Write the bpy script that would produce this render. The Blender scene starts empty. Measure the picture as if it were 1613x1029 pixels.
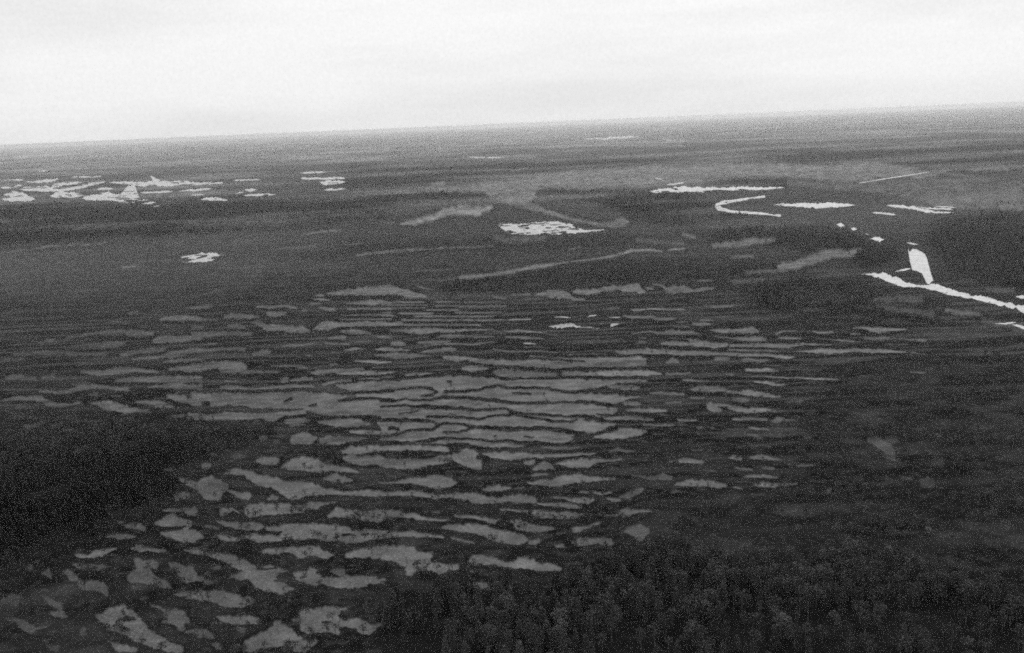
import bpy, math, random
import numpy as np
from mathutils import Vector, Matrix

# ================================================================ camera
H_CAM = 200.0
F_PX = 1568.0                 # focal length in pixels of the 1613 x 1029 photograph
PITCH = math.radians(11.52)
ROLL = math.radians(2.42)
sc = bpy.context.scene
Fv = Vector((0, math.cos(PITCH), -math.sin(PITCH)))
U0 = Vector((0, math.sin(PITCH), math.cos(PITCH)))
R0 = Vector((1, 0, 0))
Uv = U0 * math.cos(ROLL) + R0 * math.sin(ROLL)
Rv = R0 * math.cos(ROLL) - U0 * math.sin(ROLL)
cam_data = bpy.data.cameras.new('camera')
cam_data.sensor_width = 36.0
cam_data.lens = 36.0 * F_PX / 1613.0
cam_data.clip_start = 1.0
cam_data.clip_end = 250000.0
cam = bpy.data.objects.new('camera', cam_data)
sc.collection.objects.link(cam)
m = Matrix((Rv, Uv, -Fv)).transposed().to_4x4()
m.translation = Vector((0, 0, H_CAM))
cam.matrix_world = m
sc.camera = cam

# ================================================================ sky, sun, exposure
SUN_EL, SUN_AZ = math.radians(38), math.radians(24)     # azimuth clockwise from the view direction
world = bpy.data.worlds.new("World")
sc.world = world
world.use_nodes = True
nt = world.node_tree
nt.nodes.clear()
out = nt.nodes.new('ShaderNodeOutputWorld')
bg = nt.nodes.new('ShaderNodeBackground')
bg.inputs['Strength'].default_value = 0.1
sky = nt.nodes.new('ShaderNodeTexSky')
sky.sky_type = 'NISHITA'
sky.sun_disc = False
sky.sun_elevation = SUN_EL
sky.sun_rotation = SUN_AZ
bw = nt.nodes.new('ShaderNodeRGBToBW')
nt.links.new(sky.outputs[0], bw.inputs[0])
tc = nt.nodes.new('ShaderNodeTexCoord')
mp = nt.nodes.new('ShaderNodeMapping')
mp.inputs['Scale'].default_value = (1.2, 1.2, 9.0)
mp.inputs['Rotation'].default_value = (0.0, math.radians(2.0), 0.0)
nt.links.new(tc.outputs['Generated'], mp.inputs[0])
nz = nt.nodes.new('ShaderNodeTexNoise')
nz.inputs['Scale'].default_value = 1.7
nz.inputs['Detail'].default_value = 6
nt.links.new(mp.outputs[0], nz.inputs['Vector'])
rp = nt.nodes.new('ShaderNodeMapRange')
rp.inputs['From Min'].default_value = 0.36
rp.inputs['From Max'].default_value = 0.56
rp.inputs['To Min'].default_value = 7.95
rp.inputs['To Max'].default_value = 9.0
nt.links.new(nz.outputs['Fac'], rp.inputs['Value'])
# the cloud sheet is a little brighter overhead than at the horizon
sx = nt.nodes.new('ShaderNodeSeparateXYZ')
nt.links.new(tc.outputs['Generated'], sx.inputs[0])
el = nt.nodes.new('ShaderNodeMapRange')
el.inputs['From Min'].default_value = 0.0
el.inputs['From Max'].default_value = 0.14
el.inputs['To Min'].default_value = 0.975
el.inputs['To Max'].default_value = 1.09
nt.links.new(sx.outputs['Z'], el.inputs['Value'])
ml = nt.nodes.new('ShaderNodeMath'); ml.operation = 'MULTIPLY'
gz = nt.nodes.new('ShaderNodeTexNoise')           # fine noise added to the sky to imitate film grain
gz.inputs['Scale'].default_value = 330.0
gz.inputs['Detail'].default_value = 3
gz.inputs['Roughness'].default_value = 0.9
nt.links.new(tc.outputs['Generated'], gz.inputs['Vector'])
gr = nt.nodes.new('ShaderNodeMapRange')
gr.inputs['From Min'].default_value = 0.25
gr.inputs['From Max'].default_value = 0.75
gr.inputs['To Min'].default_value = 0.93
gr.inputs['To Max'].default_value = 1.07
nt.links.new(gz.outputs['Fac'], gr.inputs['Value'])
mg = nt.nodes.new('ShaderNodeMath'); mg.operation = 'MULTIPLY'
nt.links.new(rp.outputs[0], mg.inputs[0]); nt.links.new(gr.outputs[0], mg.inputs[1])
nt.links.new(mg.outputs[0], ml.inputs[0]); nt.links.new(el.outputs[0], ml.inputs[1])
mx = nt.nodes.new('ShaderNodeMix')
mx.data_type = 'FLOAT'
mx.inputs['Factor'].default_value = 0.94        # 94 % stratus over the clear sky
nt.links.new(bw.outputs[0], mx.inputs[2])
nt.links.new(ml.outputs[0], mx.inputs[3])
nt.links.new(mx.outputs[0], bg.inputs['Color'])
nt.links.new(bg.outputs[0], out.inputs[0])

sd = bpy.data.lights.new('sun', 'SUN')
sd.energy = 1.0
sd.angle = math.radians(14)
sun = bpy.data.objects.new('sun', sd)
sc.collection.objects.link(sun)
sun_dir = Vector((math.sin(SUN_AZ) * math.cos(SUN_EL), math.cos(SUN_AZ) * math.cos(SUN_EL), math.sin(SUN_EL)))
sun.rotation_euler = sun_dir.to_track_quat('Z', 'Y').to_euler()
sun.location = (0, 0, 180)

sc.view_settings.view_transform = 'Standard'
sc.view_settings.look = 'None'
sc.view_settings.exposure = 0.0
sc.view_settings.gamma = 1.0
sc.view_settings.use_curve_mapping = False
sc.cycles.use_denoising = False
sc.cycles.volume_bounces = 1
sc.cycles.use_adaptive_sampling = True
sc.cycles.adaptive_threshold = 0.06
sc.cycles.adaptive_min_samples = 16
sc.cycles.max_bounces = 6
sc.cycles.pixel_filter_type = 'BLACKMAN_HARRIS'
sc.cycles.filter_width = 1.9
# ---------------------------------------------------------------- tuning
PALE_ALB, DARK_ALB, FAR_HEATH_HAZE = .118, .010, .36
TONE_NEAR, TONE_FAR, TONE_LEFT = .056, .060, .016
HAZE_DENSITY = 4.5e-5
ISLET = .60
TREE_RINGS = [(230, 700, 3.9, 40), (700, 1300, 5.0, 38), (1300, 2500, 8.0, 36), (2500, 5000, 14, 35), (5000, 12000, 42, 34), (12000, 30000, 130, 33)]
# ---------------------------------------------------------------- survey of the mire
# Each window: (x offset, y offset, scale).  A strip is "u,top,bottom u,top,bottom ..." and may end in "@value".
WIN = dict(A=(0,820,4.925), B=(320,820,4.925), C=(640,820,4.925), D=(160,640,5.04), E=(440,680,5.04),
           F=(740,680,5.04), G=(1040,640,5.04), H=(0,480,4.9), I=(300,440,5.04), J=(300,560,5.04),
           K=(600,440,5.04), L=(600,560,5.04), M=(900,440,5.04), N=(900,560,5.04), O=(1200,490,5.04),
           P=(0,150,2.94), Q=(540,150,2.94), R=(1073,150,2.509), S=(1000,150,2.631), T=(1300,350,4.9), X=(0,0,1.0))
LAWN = {}
LAWN['L0'] = """0,200,650 150,195,690 400,170,700 520,165,700 640,160,700 900,180,700 1200,175,690 1420,180,690 1530,180,640 1613,180,600@.86
190,150,165 250,138,165 400,138,150 460,140,148@.8
0,128,138 120,125,132@.9
640,95,120 720,82,130 860,90,110@.9
880,120,150 960,110,180 1050,115,180 1200,130,175 1400,140,170@.8
700,20,50 800,30,60 900,40,75 1050,40,80 1200,30,90 1400,60,110 1613,60,90@.8
0,170,180 100,168,178@.6
1430,130,165 1613,130,165@.8"""
LAWN['J0'] = """0,290,390 100,300,370 170,300,410 300,300,400 500,300,420 700,290,420 900,290,440 1100,300,480 1250,320,480 1420,355,480 1613,355,480@.78
0,455,480 90,470,510 200,465,515 300,450,510 420,460,510 540,460,490 600,450,510 680,445,530 760,450,480@.8"""
LAWN['A'] = """570,268,275 610,262,290 680,268,292 730,240,292 780,225,285 820,222,262 900,212,222@1.15
970,40,48 1020,22,60 1060,20,68 1100,30,78 1135,60,85
830,125,135 900,108,145 960,108,150 1060,122,132
1010,215,222 1060,195,238 1110,192,240 1150,215,236 1220,222,250 1290,228,240
1200,10,20 1260,0,50 1400,0,50 1460,0,45
1240,92,105 1330,85,140 1420,65,175 1500,75,172 1560,110,150 1576,125,145
1420,0,70 1460,0,70
1420,225,232 1500,215,262 1576,235,278
550,340,350 600,342,372 680,345,395 760,345,390 800,350,375 860,355,362@.75
490,390,400 540,385,470 600,455,510 650,470,545 720,470,555 770,485,560 800,480,580 830,510,600 850,570,590@.9
155,372,376 200,345,385 235,340,400 255,355,385@.7
310,415,420 350,395,430 385,360,450 410,400,455@.7
1040,292,300 1080,295,470 1150,315,475 1200,320,480 1235,325,340@.85
980,440,470 1010,402,490 1080,370,480 1180,400,495 1240,450,520 1290,470,530 1330,510,528@.85
1310,320,350 1360,330,390 1400,350,470 1450,360,485 1500,360,480 1530,430,470 1576,440,480@.8
1350,570,578 1400,560,598 1480,552,610 1576,550,635
1010,515,540 1050,510,550 1080,520,545@.6
1080,602,608 1120,598,625 1150,600,615@.6
740,740,755 800,720,790 850,680,860 900,665,870 960,655,890 1000,700,915 1060,730,940 1100,770,965 1160,850,980 1240,890,1000 1300,930,1029 1400,985,1029 1420,1000,1029
840,930,940 880,950,1000 940,965,1029 1000,975,1029 1060,1005,1029
1160,650,655 1240,670,690 1300,690,790 1360,690,830 1420,700,850 1450,740,800 1490,775,800@.8
1240,790,800 1300,775,800@.7
1440,860,870 1500,840,900 1576,835,910@.8
1380,830,850 1430,845,865@.7
0,620,650 60,580,640 110,575,670 150,575,650 190,590,620@.6
390,710,730 430,715,755 480,700,760 530,745,758@.8
330,590,600 380,600,660 440,625,680 490,640,700@.65
320,530,545 360,535,565 390,545,560@.6
40,755,770 110,750,790 180,760,850 215,800,890 250,815,890 290,825,850 360,822,835@.7
620,860,880 650,830,905 680,830,900@.55
310,925,935 350,930,955 380,960,1000 430,975,1029 470,980,1000@.6
660,980,1000 690,990,1029@.5"""
LAWN['B'] = """100,0,10 200,10,50 300,18,80 380,25,85 460,30,70
0,30,50 60,40,65 130,60,75@.7
90,105,115 140,110,150 200,120,160 260,130,170 330,120,140 400,105,172 450,110,172 520,115,165 580,130,165 640,120,150
480,55,75 560,45,90 640,35,130 740,30,155 860,32,150 1000,38,150 1100,50,170 1180,72,178 1240,80,165 1340,82,148 1460,82,135 1576,92,125
460,225,260 520,220,270 600,215,255 680,215,245 740,208,290 850,208,285 900,218,292 960,240,292 1025,262,272
1100,260,290 1200,230,290 1300,215,295 1400,198,305 1480,195,325 1576,200,370
0,250,260 100,252,300 180,260,325 260,290,380 330,320,400 420,370,420
215,430,445 280,410,460 350,390,470 400,375,525 460,360,552 540,355,470 600,375,460 650,385,400
460,470,552 540,470,560 600,480,575 660,500,555 710,535,548@1.05
700,400,430 740,400,480 800,395,490 840,370,510 870,375,515 900,430,500 960,450,510 1040,440,525 1100,430,525 1160,440,530 1230,430,530 1280,440,500 1350,450,495 1415,455,492@.95
980,385,400 1040,375,430 1100,380,440@.7
0,460,495 80,480,500@.6
0,550,615 80,545,640 160,540,670 220,575,680 300,595,680 360,605,655 410,625,640
50,360,395 90,350,395 140,355,380@.65
90,745,755 180,750,800 260,745,815 340,745,800 400,752,810 440,775,800@.85
240,820,840 290,830,875 330,840,870@.8
0,840,900 40,855,925 80,890,915@.8
70,950,970 120,955,1000 150,980,1000@.7
750,700,860 800,690,880 860,685,875 940,675,870 1000,672,870 1060,680,895
1040,680,760 1070,680,700 1120,680,700
1060,770,890 1120,775,840 1200,760,870 1250,775,885 1300,800,890 1380,800,815
680,770,785 750,760,790@.7
315,935,985 380,905,1010 440,870,1000 500,860,1000 560,795,995 600,790,990 650,820,985 700,860,1029 780,920,1029 830,935,1000 885,935,955
315,1005,1029 400,1000,1029 440,1005,1015
1140,350,358 1230,350,360@.45
660,610,640 700,615,635@.4"""
LAWN['C'] = """650,0,20 700,0,45 760,0,10
270,50,65 340,40,75 440,35,88 520,32,100 600,40,115 680,65,150 760,85,180 840,100,188 910,115,182 950,150,165
0,88,125 80,92,132 160,105,130 290,122,138@.9
330,128,138 400,140,160 470,160,175 540,175,188@.8
800,0,25 860,0,65 940,20,90 1020,45,97 1080,55,92 1150,60,72
950,155,185 1000,150,188 1050,145,180@.8
1280,65,95 1320,55,100 1370,58,85 1430,32,55 1510,5,25
1150,195,212 1190,188,212 1230,200,212@.8
1280,165,180 1340,148,200 1400,140,200 1450,145,185 1520,142,190 1576,145,200@.85
0,208,430 50,205,430 70,235,400 110,245,385 180,255,385 200,330,395 250,335,425 290,338,420 340,342,390 410,345,375
490,290,320 540,270,345 600,275,350 680,285,345 740,320,360 820,330,375 880,290,378 940,285,375 1000,315,400 1060,340,400 1120,335,390 1200,365,392
470,505,520 530,482,528 590,482,535 640,500,525@.85
190,545,560 250,530,560 330,545,565@.5
480,390,420 520,385,415@.5
720,500,515 800,505,515@.45
1060,515,525 1160,505,520@.45"""
LAWN['D'] = """0,0,30 130,0,40 170,5,60 220,10,60 300,20,50 400,40,55@.75
520,88,98 600,75,95 660,68,90 700,60,118 760,60,118 800,70,100 900,68,108 980,45,110 1080,40,110 1180,60,110 1260,65,100 1320,80,120 1380,70,125 1420,50,100 1500,40,80 1613,30,65@.85
1460,110,140 1520,98,140 1613,95,130@.8
1500,240,300 1550,215,305 1613,215,310
830,270,285 880,265,308 950,280,300@.55
440,325,335 480,325,350 530,335,345@.5
860,365,385 920,370,395@.4
960,350,360 1030,350,360@.45
1020,405,420 1080,385,425 1150,395,415 1180,405,412@.7
1220,430,440 1290,400,465 1360,400,475 1415,425,450@.85
1430,480,500 1500,440,505 1560,410,510 1613,405,510
790,460,500 830,445,515 880,460,490@.7
480,500,510 560,488,520@.4
970,530,540 1040,500,545 1120,505,550 1180,515,600 1240,540,630 1320,555,640 1400,575,680 1480,600,730 1560,600,735 1613,605,720
590,560,565 650,575,620 700,590,640 760,600,680 820,560,750 880,560,750 950,580,740 1000,620,640@.8
570,710,750 620,690,755 700,690,730@.75
990,665,675 1050,680,710 1110,690,745 1160,690,750 1190,705,730@.9
1310,740,750 1350,705,750 1400,725,745@.9
480,820,835 560,815,840 640,815,840 700,808,870 740,808,880 770,850,890@.85
420,925,935 480,900,955 530,860,965 560,860,965 620,890,960 680,905,1008 720,910,940
940,820,870 980,805,870 1040,810,830 1100,850,860@.9
1120,800,860 1180,780,890 1260,775,870 1340,775,865 1440,780,860 1540,790,850 1613,800,850
940,905,920 1000,920,960 1080,930,985 1160,930,990 1240,930,985 1290,945,965
1310,970,1008 1400,960,1008 1500,945,1008 1613,935,1008
180,945,965 240,930,975 300,930,985 340,965,995@.85
125,915,930 170,918,935@.6
130,850,870 160,855,865@.5
820,940,960 900,955,980@.5
500,1000,1008 650,990,1008 750,995,1008@.9
1250,225,270 1310,230,270@.4
1350,290,300 1400,265,305@.7"""
LAWN['E'] = """85,60,100 130,25,100 200,20,105 260,40,95 300,40,60
320,60,75 380,35,100 450,40,100 560,40,80 640,55,75@.85
570,0,8 700,0,25 850,0,30 980,0,12
790,50,65 880,45,75 980,45,85 1020,10,85 1100,10,80 1180,25,70 1250,20,55 1330,30,50 1430,15,55 1520,10,60 1613,0,60
490,165,180 560,125,180 640,115,180 720,115,170 850,115,150 950,110,150 1050,110,150 1180,115,150 1300,120,165 1350,150,160
510,195,225 580,185,250 660,200,270 740,195,260 800,195,280 880,225,290 1000,220,300 1080,220,300 1180,220,270 1300,190,260 1340,180,250 1370,190,230@.9
1360,200,215 1420,165,250 1500,140,285 1560,150,305 1613,190,300
60,280,300 100,220,300 160,205,310 240,208,320 300,225,330 380,255,315 480,275,320 580,295,325 640,322,330
350,370,378 420,345,400 470,338,410 540,365,400 595,385,395@.9
540,425,432 590,428,438@.6
740,355,370 800,350,362@.5
850,350,365 920,350,370@.65
770,405,415 900,400,415 1000,380,410 1080,365,420 1160,358,435 1250,352,455 1330,365,445 1420,405,415@.95
0,395,490 80,398,530 160,400,530 240,415,510 320,430,500 420,460,500 520,480,505 640,465,510 720,470,520 820,480,515 960,475,510 1060,470,510 1150,490,525 1240,505,535 1340,500,525 1440,490,540 1520,492,555 1613,498,565
0,575,655 80,590,650 150,600,640 220,570,625 300,555,625 330,560,590 450,560,568@.95
390,660,680 440,610,680 520,610,680 600,625,690 700,640,710 760,620,720 840,618,690 930,630,690 1010,645,680 1090,655,700 1180,690,710 1350,700,715
690,570,580 800,572,582@.4
920,735,740 1010,730,742@.5
1210,635,650 1270,632,655@.5
1355,595,605 1400,590,610@.5
1390,665,685 1450,668,690 1540,670,695 1613,675,700
0,740,870 80,740,850 180,738,855 300,740,860 380,745,860 480,755,870 560,775,885 660,785,880 740,790,850 860,795,840 1000,800,832 1120,815,840 1230,828,840 1310,835,848
1280,760,770 1340,745,785 1420,745,795 1500,740,800 1560,745,810 1613,755,815
1350,842,852 1420,855,870 1480,872,885 1555,885,895@.85
0,930,965 80,930,960 160,922,1000 240,922,960 310,935,1005 380,960,1005 430,972,985
590,945,955 700,940,950 800,910,1000 880,905,1008 960,915,1008 1050,935,1008 1130,955,1008 1220,960,1008"""
LAWN['F'] = """0,0,60 100,0,65 200,5,65 250,15,60 320,10,70 420,5,80 500,10,75 560,20,85 660,20,92 740,25,90 820,55,65
0,85,100 80,80,115 160,85,120 260,90,130 350,100,125 440,112,120
560,125,135 700,125,150 820,122,145 900,125,132@.65
100,170,180 160,170,210 240,165,225 320,165,230 420,170,215 520,180,205 600,190,225 700,180,215 800,178,200 900,172,195 1000,172,185
430,245,260 480,230,268 525,232,250@1.2
490,300,310 540,270,310 590,245,310 640,265,300 690,290,300
480,345,355 540,338,360 630,338,348@1.1
690,250,260 780,235,285 860,225,290 940,220,290 1000,220,250 1100,225,240 1210,215,230
460,405,415 560,390,430 640,385,445 720,355,440 800,345,410 900,345,410 960,360,400 1060,362,390 1150,370,385
890,5,15 1000,0,15@.7
980,40,50 1060,20,60 1120,5,65 1180,5,60 1230,30,50
1230,0,20 1400,0,12@.8
1100,150,160 1170,130,155 1240,145,165 1320,155,165@.65
1280,345,355 1380,350,370 1450,360,390 1520,335,385 1613,350,375@.6
100,460,468 150,432,470 220,428,475 300,438,465 330,445,455
350,450,460 440,440,452@.5
60,370,385 100,362,380@.5
200,365,375 300,370,380@.4
0,495,565 80,495,570 150,515,570 230,525,570 320,505,560 420,500,570 520,515,570 540,560,575
540,570,580 600,575,595 680,570,600 760,570,610 830,585,615 895,600,612@1.05
655,518,525 740,525,540 820,530,565 880,530,575 940,525,575 990,540,550@1.1
870,480,495 910,475,498 945,478,490
970,480,490 1050,490,510 1125,475,488
1080,525,530 1130,530,555 1180,535,562 1195,545,550
1190,520,528 1240,480,530 1300,460,520 1370,450,480 1390,455,460@.7
230,620,630 320,618,632 440,625,640 520,630,680 600,640,690 720,640,695 800,645,700 850,655,690 900,655,665 970,652,662
1010,650,665 1080,660,672 1150,665,675 1200,620,670 1260,610,670 1330,625,650 1450,620,635@.75
0,670,690 100,675,705 180,690,740 220,700,750 260,705,720
310,720,740 350,700,765 420,715,785 500,745,800 580,760,800 660,765,780
0,745,800 80,755,825 160,750,850 240,790,880 320,805,890 400,820,895 450,850,875
805,785,800 840,762,808 880,765,800 960,740,760 1040,715,735@.95
470,870,890 520,860,900 570,850,880@.8
690,905,918 720,898,920 755,905,915@.8
810,880,885 860,855,905 920,845,910 980,870,900 1060,860,890 1120,850,915 1135,880,895@.8
1190,790,800 1260,750,810 1330,735,870 1370,740,880 1430,770,810@.65
700,800,820 760,805,815@.6"""
LAWN['G'] = """1640,250,290 1700,230,320 1760,260,400 1840,300,430 1880,380,440@.55
1790,230,270 1850,220,300 1900,240,290@.4
2050,600,640 2120,560,660 2180,590,640@.4
2150,440,470 2250,420,480@.35
1500,580,600 1620,570,600@.35
1900,560,580 2000,560,590@.35
1560,770,790 1700,760,785@.3
1860,1000,1020 2050,990,1015@.3
0,28,42 50,30,42@.9
0,60,72 75,68,76@.8
370,5,20 400,5,45 480,25,48@.9
520,5,15 600,10,35 680,25,55 760,25,58 830,20,45 920,32,42
140,100,115 200,105,122 290,110,118
570,98,110 660,92,112 760,95,112 840,105,125@.95
870,110,125 930,85,135 1000,100,118 1080,108,116@.8
0,145,152 60,142,155 120,146,152@.95
150,148,154 210,147,153@.8
290,160,185 340,160,180@.5
400,170,190 440,170,185@.6
510,178,186 600,180,190 670,170,188@.6
700,170,180 760,172,190 860,185,195@.9
680,222,230 740,222,240 795,235,250@.85
910,240,250 960,235,250@.5
1140,245,265 1210,240,260@.45
600,325,335 690,312,322@.5
720,310,325 790,318,328@.5
820,320,330 870,320,330@.5
240,345,358 340,342,355@.5
60,430,445 140,430,440@.7
145,425,445 190,412,450 260,425,455 345,435,455@1.05
540,405,415 590,388,425 650,405,435@.95
710,405,425 780,392,425 840,392,430 910,410,430 980,425,435@.9
990,432,438 1090,422,432@.6
1080,475,485 1150,460,485 1250,462,475@.65
590,485,492 660,490,508 740,505,518@.8
800,490,500 860,480,510 910,490,500@.65
300,510,520 380,500,525 460,515,525@.5
645,560,570 700,552,575 780,548,572 860,550,570 945,565,575@1.1
110,620,630 170,600,635 250,588,640 320,585,640 400,595,640 460,600,650 520,625,645@.95
590,600,606 700,602,610@.7
575,645,655 620,642,658 655,648,656@1.
735,630,640 800,610,645 870,610,648 940,615,640 1020,610,635 1090,612,625@1.15
80,675,690 130,668,688 180,680,686@.7
1310,690,700 1340,650,710 1370,660,690@.5
0,540,580 60,545,585 100,570,580@.55
690,705,712 830,700,715@.4
1000,830,835 1100,826,834@.35"""
LAWN['H'] = """630,500,530 700,505,545 780,510,550 850,495,540 950,480,530 1060,482,520 1130,500,530 1220,515,530@.8
30,560,580 100,540,590 180,545,585 280,560,585@.65
320,550,590 420,545,590 520,560,580@.5
460,610,615 560,600,625 700,600,640@.45
290,660,680 400,665,690 500,660,690 600,625,665 700,615,655 800,625,650 900,635,665 1000,640,670@.75
880,590,600 950,565,600 1050,555,600 1150,550,600 1250,550,600 1400,550,600 1568,555,600@.75
20,735,745 120,710,740 250,705,740 330,705,755 370,740,790 450,760,795 550,770,790 620,740,760@.7
700,755,770 780,750,800 860,748,808 920,760,830 980,780,845 1020,810,830@.95
1050,745,760 1140,735,770 1200,740,795 1270,760,800 1350,790,800@.8
1290,690,720 1350,690,740 1420,700,760 1500,750,780 1568,740,780@.85
1430,860,880 1480,840,895 1530,850,890@.85
1290,870,880 1400,862,875@.6
190,940,960 300,920,950 380,915,950 420,940,960 500,955,980 590,965,985@.6
120,780,800 250,780,800@.45
50,830,840 200,840,850@.35
340,265,290 420,262,290@.6
430,330,340 560,315,345 650,300,345 760,290,345 880,280,345 960,285,310 1000,270,280@.6
500,250,270 600,230,255 720,215,235 860,190,240 960,195,230 1060,190,260 1180,215,240@.6
800,140,150 880,125,150 960,125,150 1060,130,140@.65
980,60,75 1060,48,75 1130,60,70@.65
1070,165,180 1140,158,175@.7
1170,260,300 1260,240,300 1360,235,300 1450,240,280 1568,230,270@.75
1230,110,130 1320,85,130 1420,75,125 1500,90,125 1568,95,125@.75
920,380,400 980,365,405 1050,350,380 1150,330,380 1280,330,360@.6
1020,420,430 1100,400,425 1200,395,420 1260,385,415 1330,360,410 1420,345,400 1500,330,370 1568,330,370@.7
1250,440,455 1320,425,450 1450,415,445 1568,410,440@.65
1300,495,515 1380,480,515 1480,470,520 1568,470,520@.75
100,380,400 250,360,395 400,350,385 560,360,400 700,370,395 820,355,400@.5
0,420,450 200,410,430@.4
1140,630,645 1200,625,645 1300,610,650 1380,600,660 1450,620,650 1568,620,660@.7
690,690,705 750,680,710@.5
850,700,715 950,700,715@.4"""
LAWN['I'] = """1080,110,120 1180,90,130 1280,75,125 1380,60,130 1500,50,125 1613,45,120@.95
980,125,135 1060,120,140@.9
970,155,165 1050,152,168 1120,165,175@.95
950,185,205 1040,185,200@.85
1010,220,240 1090,220,250 1160,230,260@.85
1230,185,195 1320,180,200 1420,165,205 1500,170,200 1613,180,195@.9
1240,230,245 1400,225,245 1613,230,245@.85
1200,285,290 1350,280,292 1613,275,290@.85
1180,315,325 1613,312,322@.7
510,215,225 600,205,235 680,212,230 740,200,220 790,210,235 840,235,245@.8
600,265,275 640,250,300 700,255,295 760,265,285@.85
880,240,260 920,235,260@.7
250,290,310 330,270,315 430,280,315 540,285,310@.65
0,300,330 100,305,335 230,320,335@.6
0,370,400 120,365,395@.5
280,360,395 400,355,395 440,370,395@.55
480,340,355 540,335,380 600,360,410 700,355,410 800,370,430 880,370,430 950,400,430@.75
980,385,400 1040,345,405 1100,335,405 1150,345,385 1250,345,375 1350,335,375 1480,335,375 1613,345,370@.85
1190,410,420 1280,400,435 1360,405,435 1430,425,435@.95
0,420,460 150,420,465 300,420,450 400,415,450 490,420,445@.6
0,230,240 80,220,235 150,210,225 180,190,210@.65
100,115,120 170,100,118 240,95,102@.8
1090,465,475 1160,450,480 1240,450,485@1.
1470,450,460 1550,450,475 1613,460,480@.8
730,525,540 800,515,540 880,515,535 1000,500,515@.7
950,470,480 1060,465,475@.6
1060,500,510 1150,505,522 1270,510,520@.9
1320,490,500 1430,488,500@.8
140,510,525 200,505,520@.6
0,550,580 150,545,580 300,545,570 440,540,570@.55
480,590,605 540,565,610 600,560,605 650,570,585@.7
1230,562,568 1300,545,565 1380,550,560@.9
1460,555,560 1540,540,570 1613,545,570@1.
1120,580,590 1190,580,586@.8
1450,600,608 1613,590,620@.9
920,600,612 970,598,612@.6
1120,630,640 1190,625,636@.9
1300,650,655 1400,645,665 1500,648,668 1600,655,665@1.05
0,670,700 120,660,706 250,655,706 380,655,706 440,670,700@.75
640,685,695 780,680,695 900,690,700@.6"""
LAWN['J'] = """0,85,120 60,65,120 200,60,110 350,50,130 450,75,115@.7
230,110,145 320,110,150 550,125,145 720,120,140@.6
240,178,185 370,178,186@.9
270,205,215 380,200,212@.9
720,200,215 755,172,215 780,180,210@.85
790,198,210 880,175,205 980,175,195@.85
230,245,265 350,240,275 500,265,272 640,240,270 800,235,262 990,235,255@.8
950,130,145 1040,115,155 1100,110,145 1200,105,130 1380,100,120@.75
1160,140,150 1300,125,155 1480,125,155 1613,125,140@.85
1310,40,50 1450,45,60 1600,48,56@1.
1430,95,102 1540,92,98@1.
840,95,108 950,90,105@.7
1100,70,90 1180,65,85@.6
1040,230,245 1100,205,240 1180,190,215 1290,185,205@.7
1330,185,195 1420,180,190 1613,170,190@.8
1150,230,270 1220,230,285 1330,215,280 1450,205,280 1613,205,275@.85
1320,310,330 1440,300,335 1613,300,330@.9
750,520,540 850,505,540 940,510,530@.7
1010,520,530 1100,515,560 1200,500,565 1320,505,565 1430,540,555@.85
1270,600,610 1350,590,630 1450,600,620 1613,600,620@.9
1470,530,540 1540,525,600 1613,530,560@.9
780,550,570 900,545,560@.6
800,670,690 830,630,700 900,615,706 980,640,700@.75
1020,660,690 1080,645,700 1170,650,706 1300,645,680 1400,650,670@.8
1490,655,665 1613,655,675@.8"""
LAWN['K'] = """0,45,120 100,50,125 180,80,130 260,100,150 340,120,150 370,135,142@.95
260,35,45 330,65,80 390,75,85@.7
170,148,158 640,148,158@.45
100,176,188 340,176,188@.85
420,174,188 640,174,188@.7
660,180,190 980,180,190@.6
0,201,210 360,201,210@.85
0,225,233 350,225,233@.7
420,208,219 1000,208,219@.75
600,222,230 960,222,230@.6
350,241,251 620,241,251@.9
130,265,280 420,265,280@.85
580,259,272 960,259,272@.85
0,262,269 110,262,269@.6
0,283,296 120,283,296@.75
250,288,303 900,288,303@.85
150,316,334 1000,318,332@.85
0,340,370 180,342,370@.85
180,355,370 800,355,370@.85
1010,319,328 1100,315,325 1200,312,324@1.5
60,400,415 200,395,420 300,385,435 420,390,425 540,400,425 700,395,410 900,395,405@.9
970,410,415 1080,400,420 1200,412,425 1300,425,435 1390,438,445@.9
430,455,470 520,440,470 700,445,465 900,450,462@.85
980,450,465 1150,455,475 1300,470,480@.6
180,470,478 370,455,465@.75
280,500,515 400,490,515 560,488,498@.75
330,525,530 500,510,520 740,510,525 900,490,498@.85
70,505,525 140,490,530 210,515,528@.8
0,445,455 50,455,475@.75
0,545,560 100,548,572 240,560,568@1.
320,575,585 400,555,585 500,545,580 600,548,570@.85
880,552,560 980,565,580 1100,570,580 1300,570,580 1400,582,590@.75
1130,505,510 1180,503,518 1240,515,520@1.6
1130,536,541 1300,540,545@.85
0,600,615 100,585,630 220,590,630 330,600,615 400,608,614@.85
480,610,625 600,610,660 700,620,640 780,625,660 900,640,670 1050,650,685 1200,655,680 1350,640,660 1613,640,660@.85
1180,605,620 1350,620,635 1550,630,645@.75
1480,600,610 1613,595,608@.7
880,135,142 920,135,155 1000,150,158@.95
1030,115,130 1100,115,130 1200,115,135@.65
1230,120,135 1330,90,140 1380,85,150 1450,90,155 1540,150,165 1613,155,175@.85"""
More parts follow.
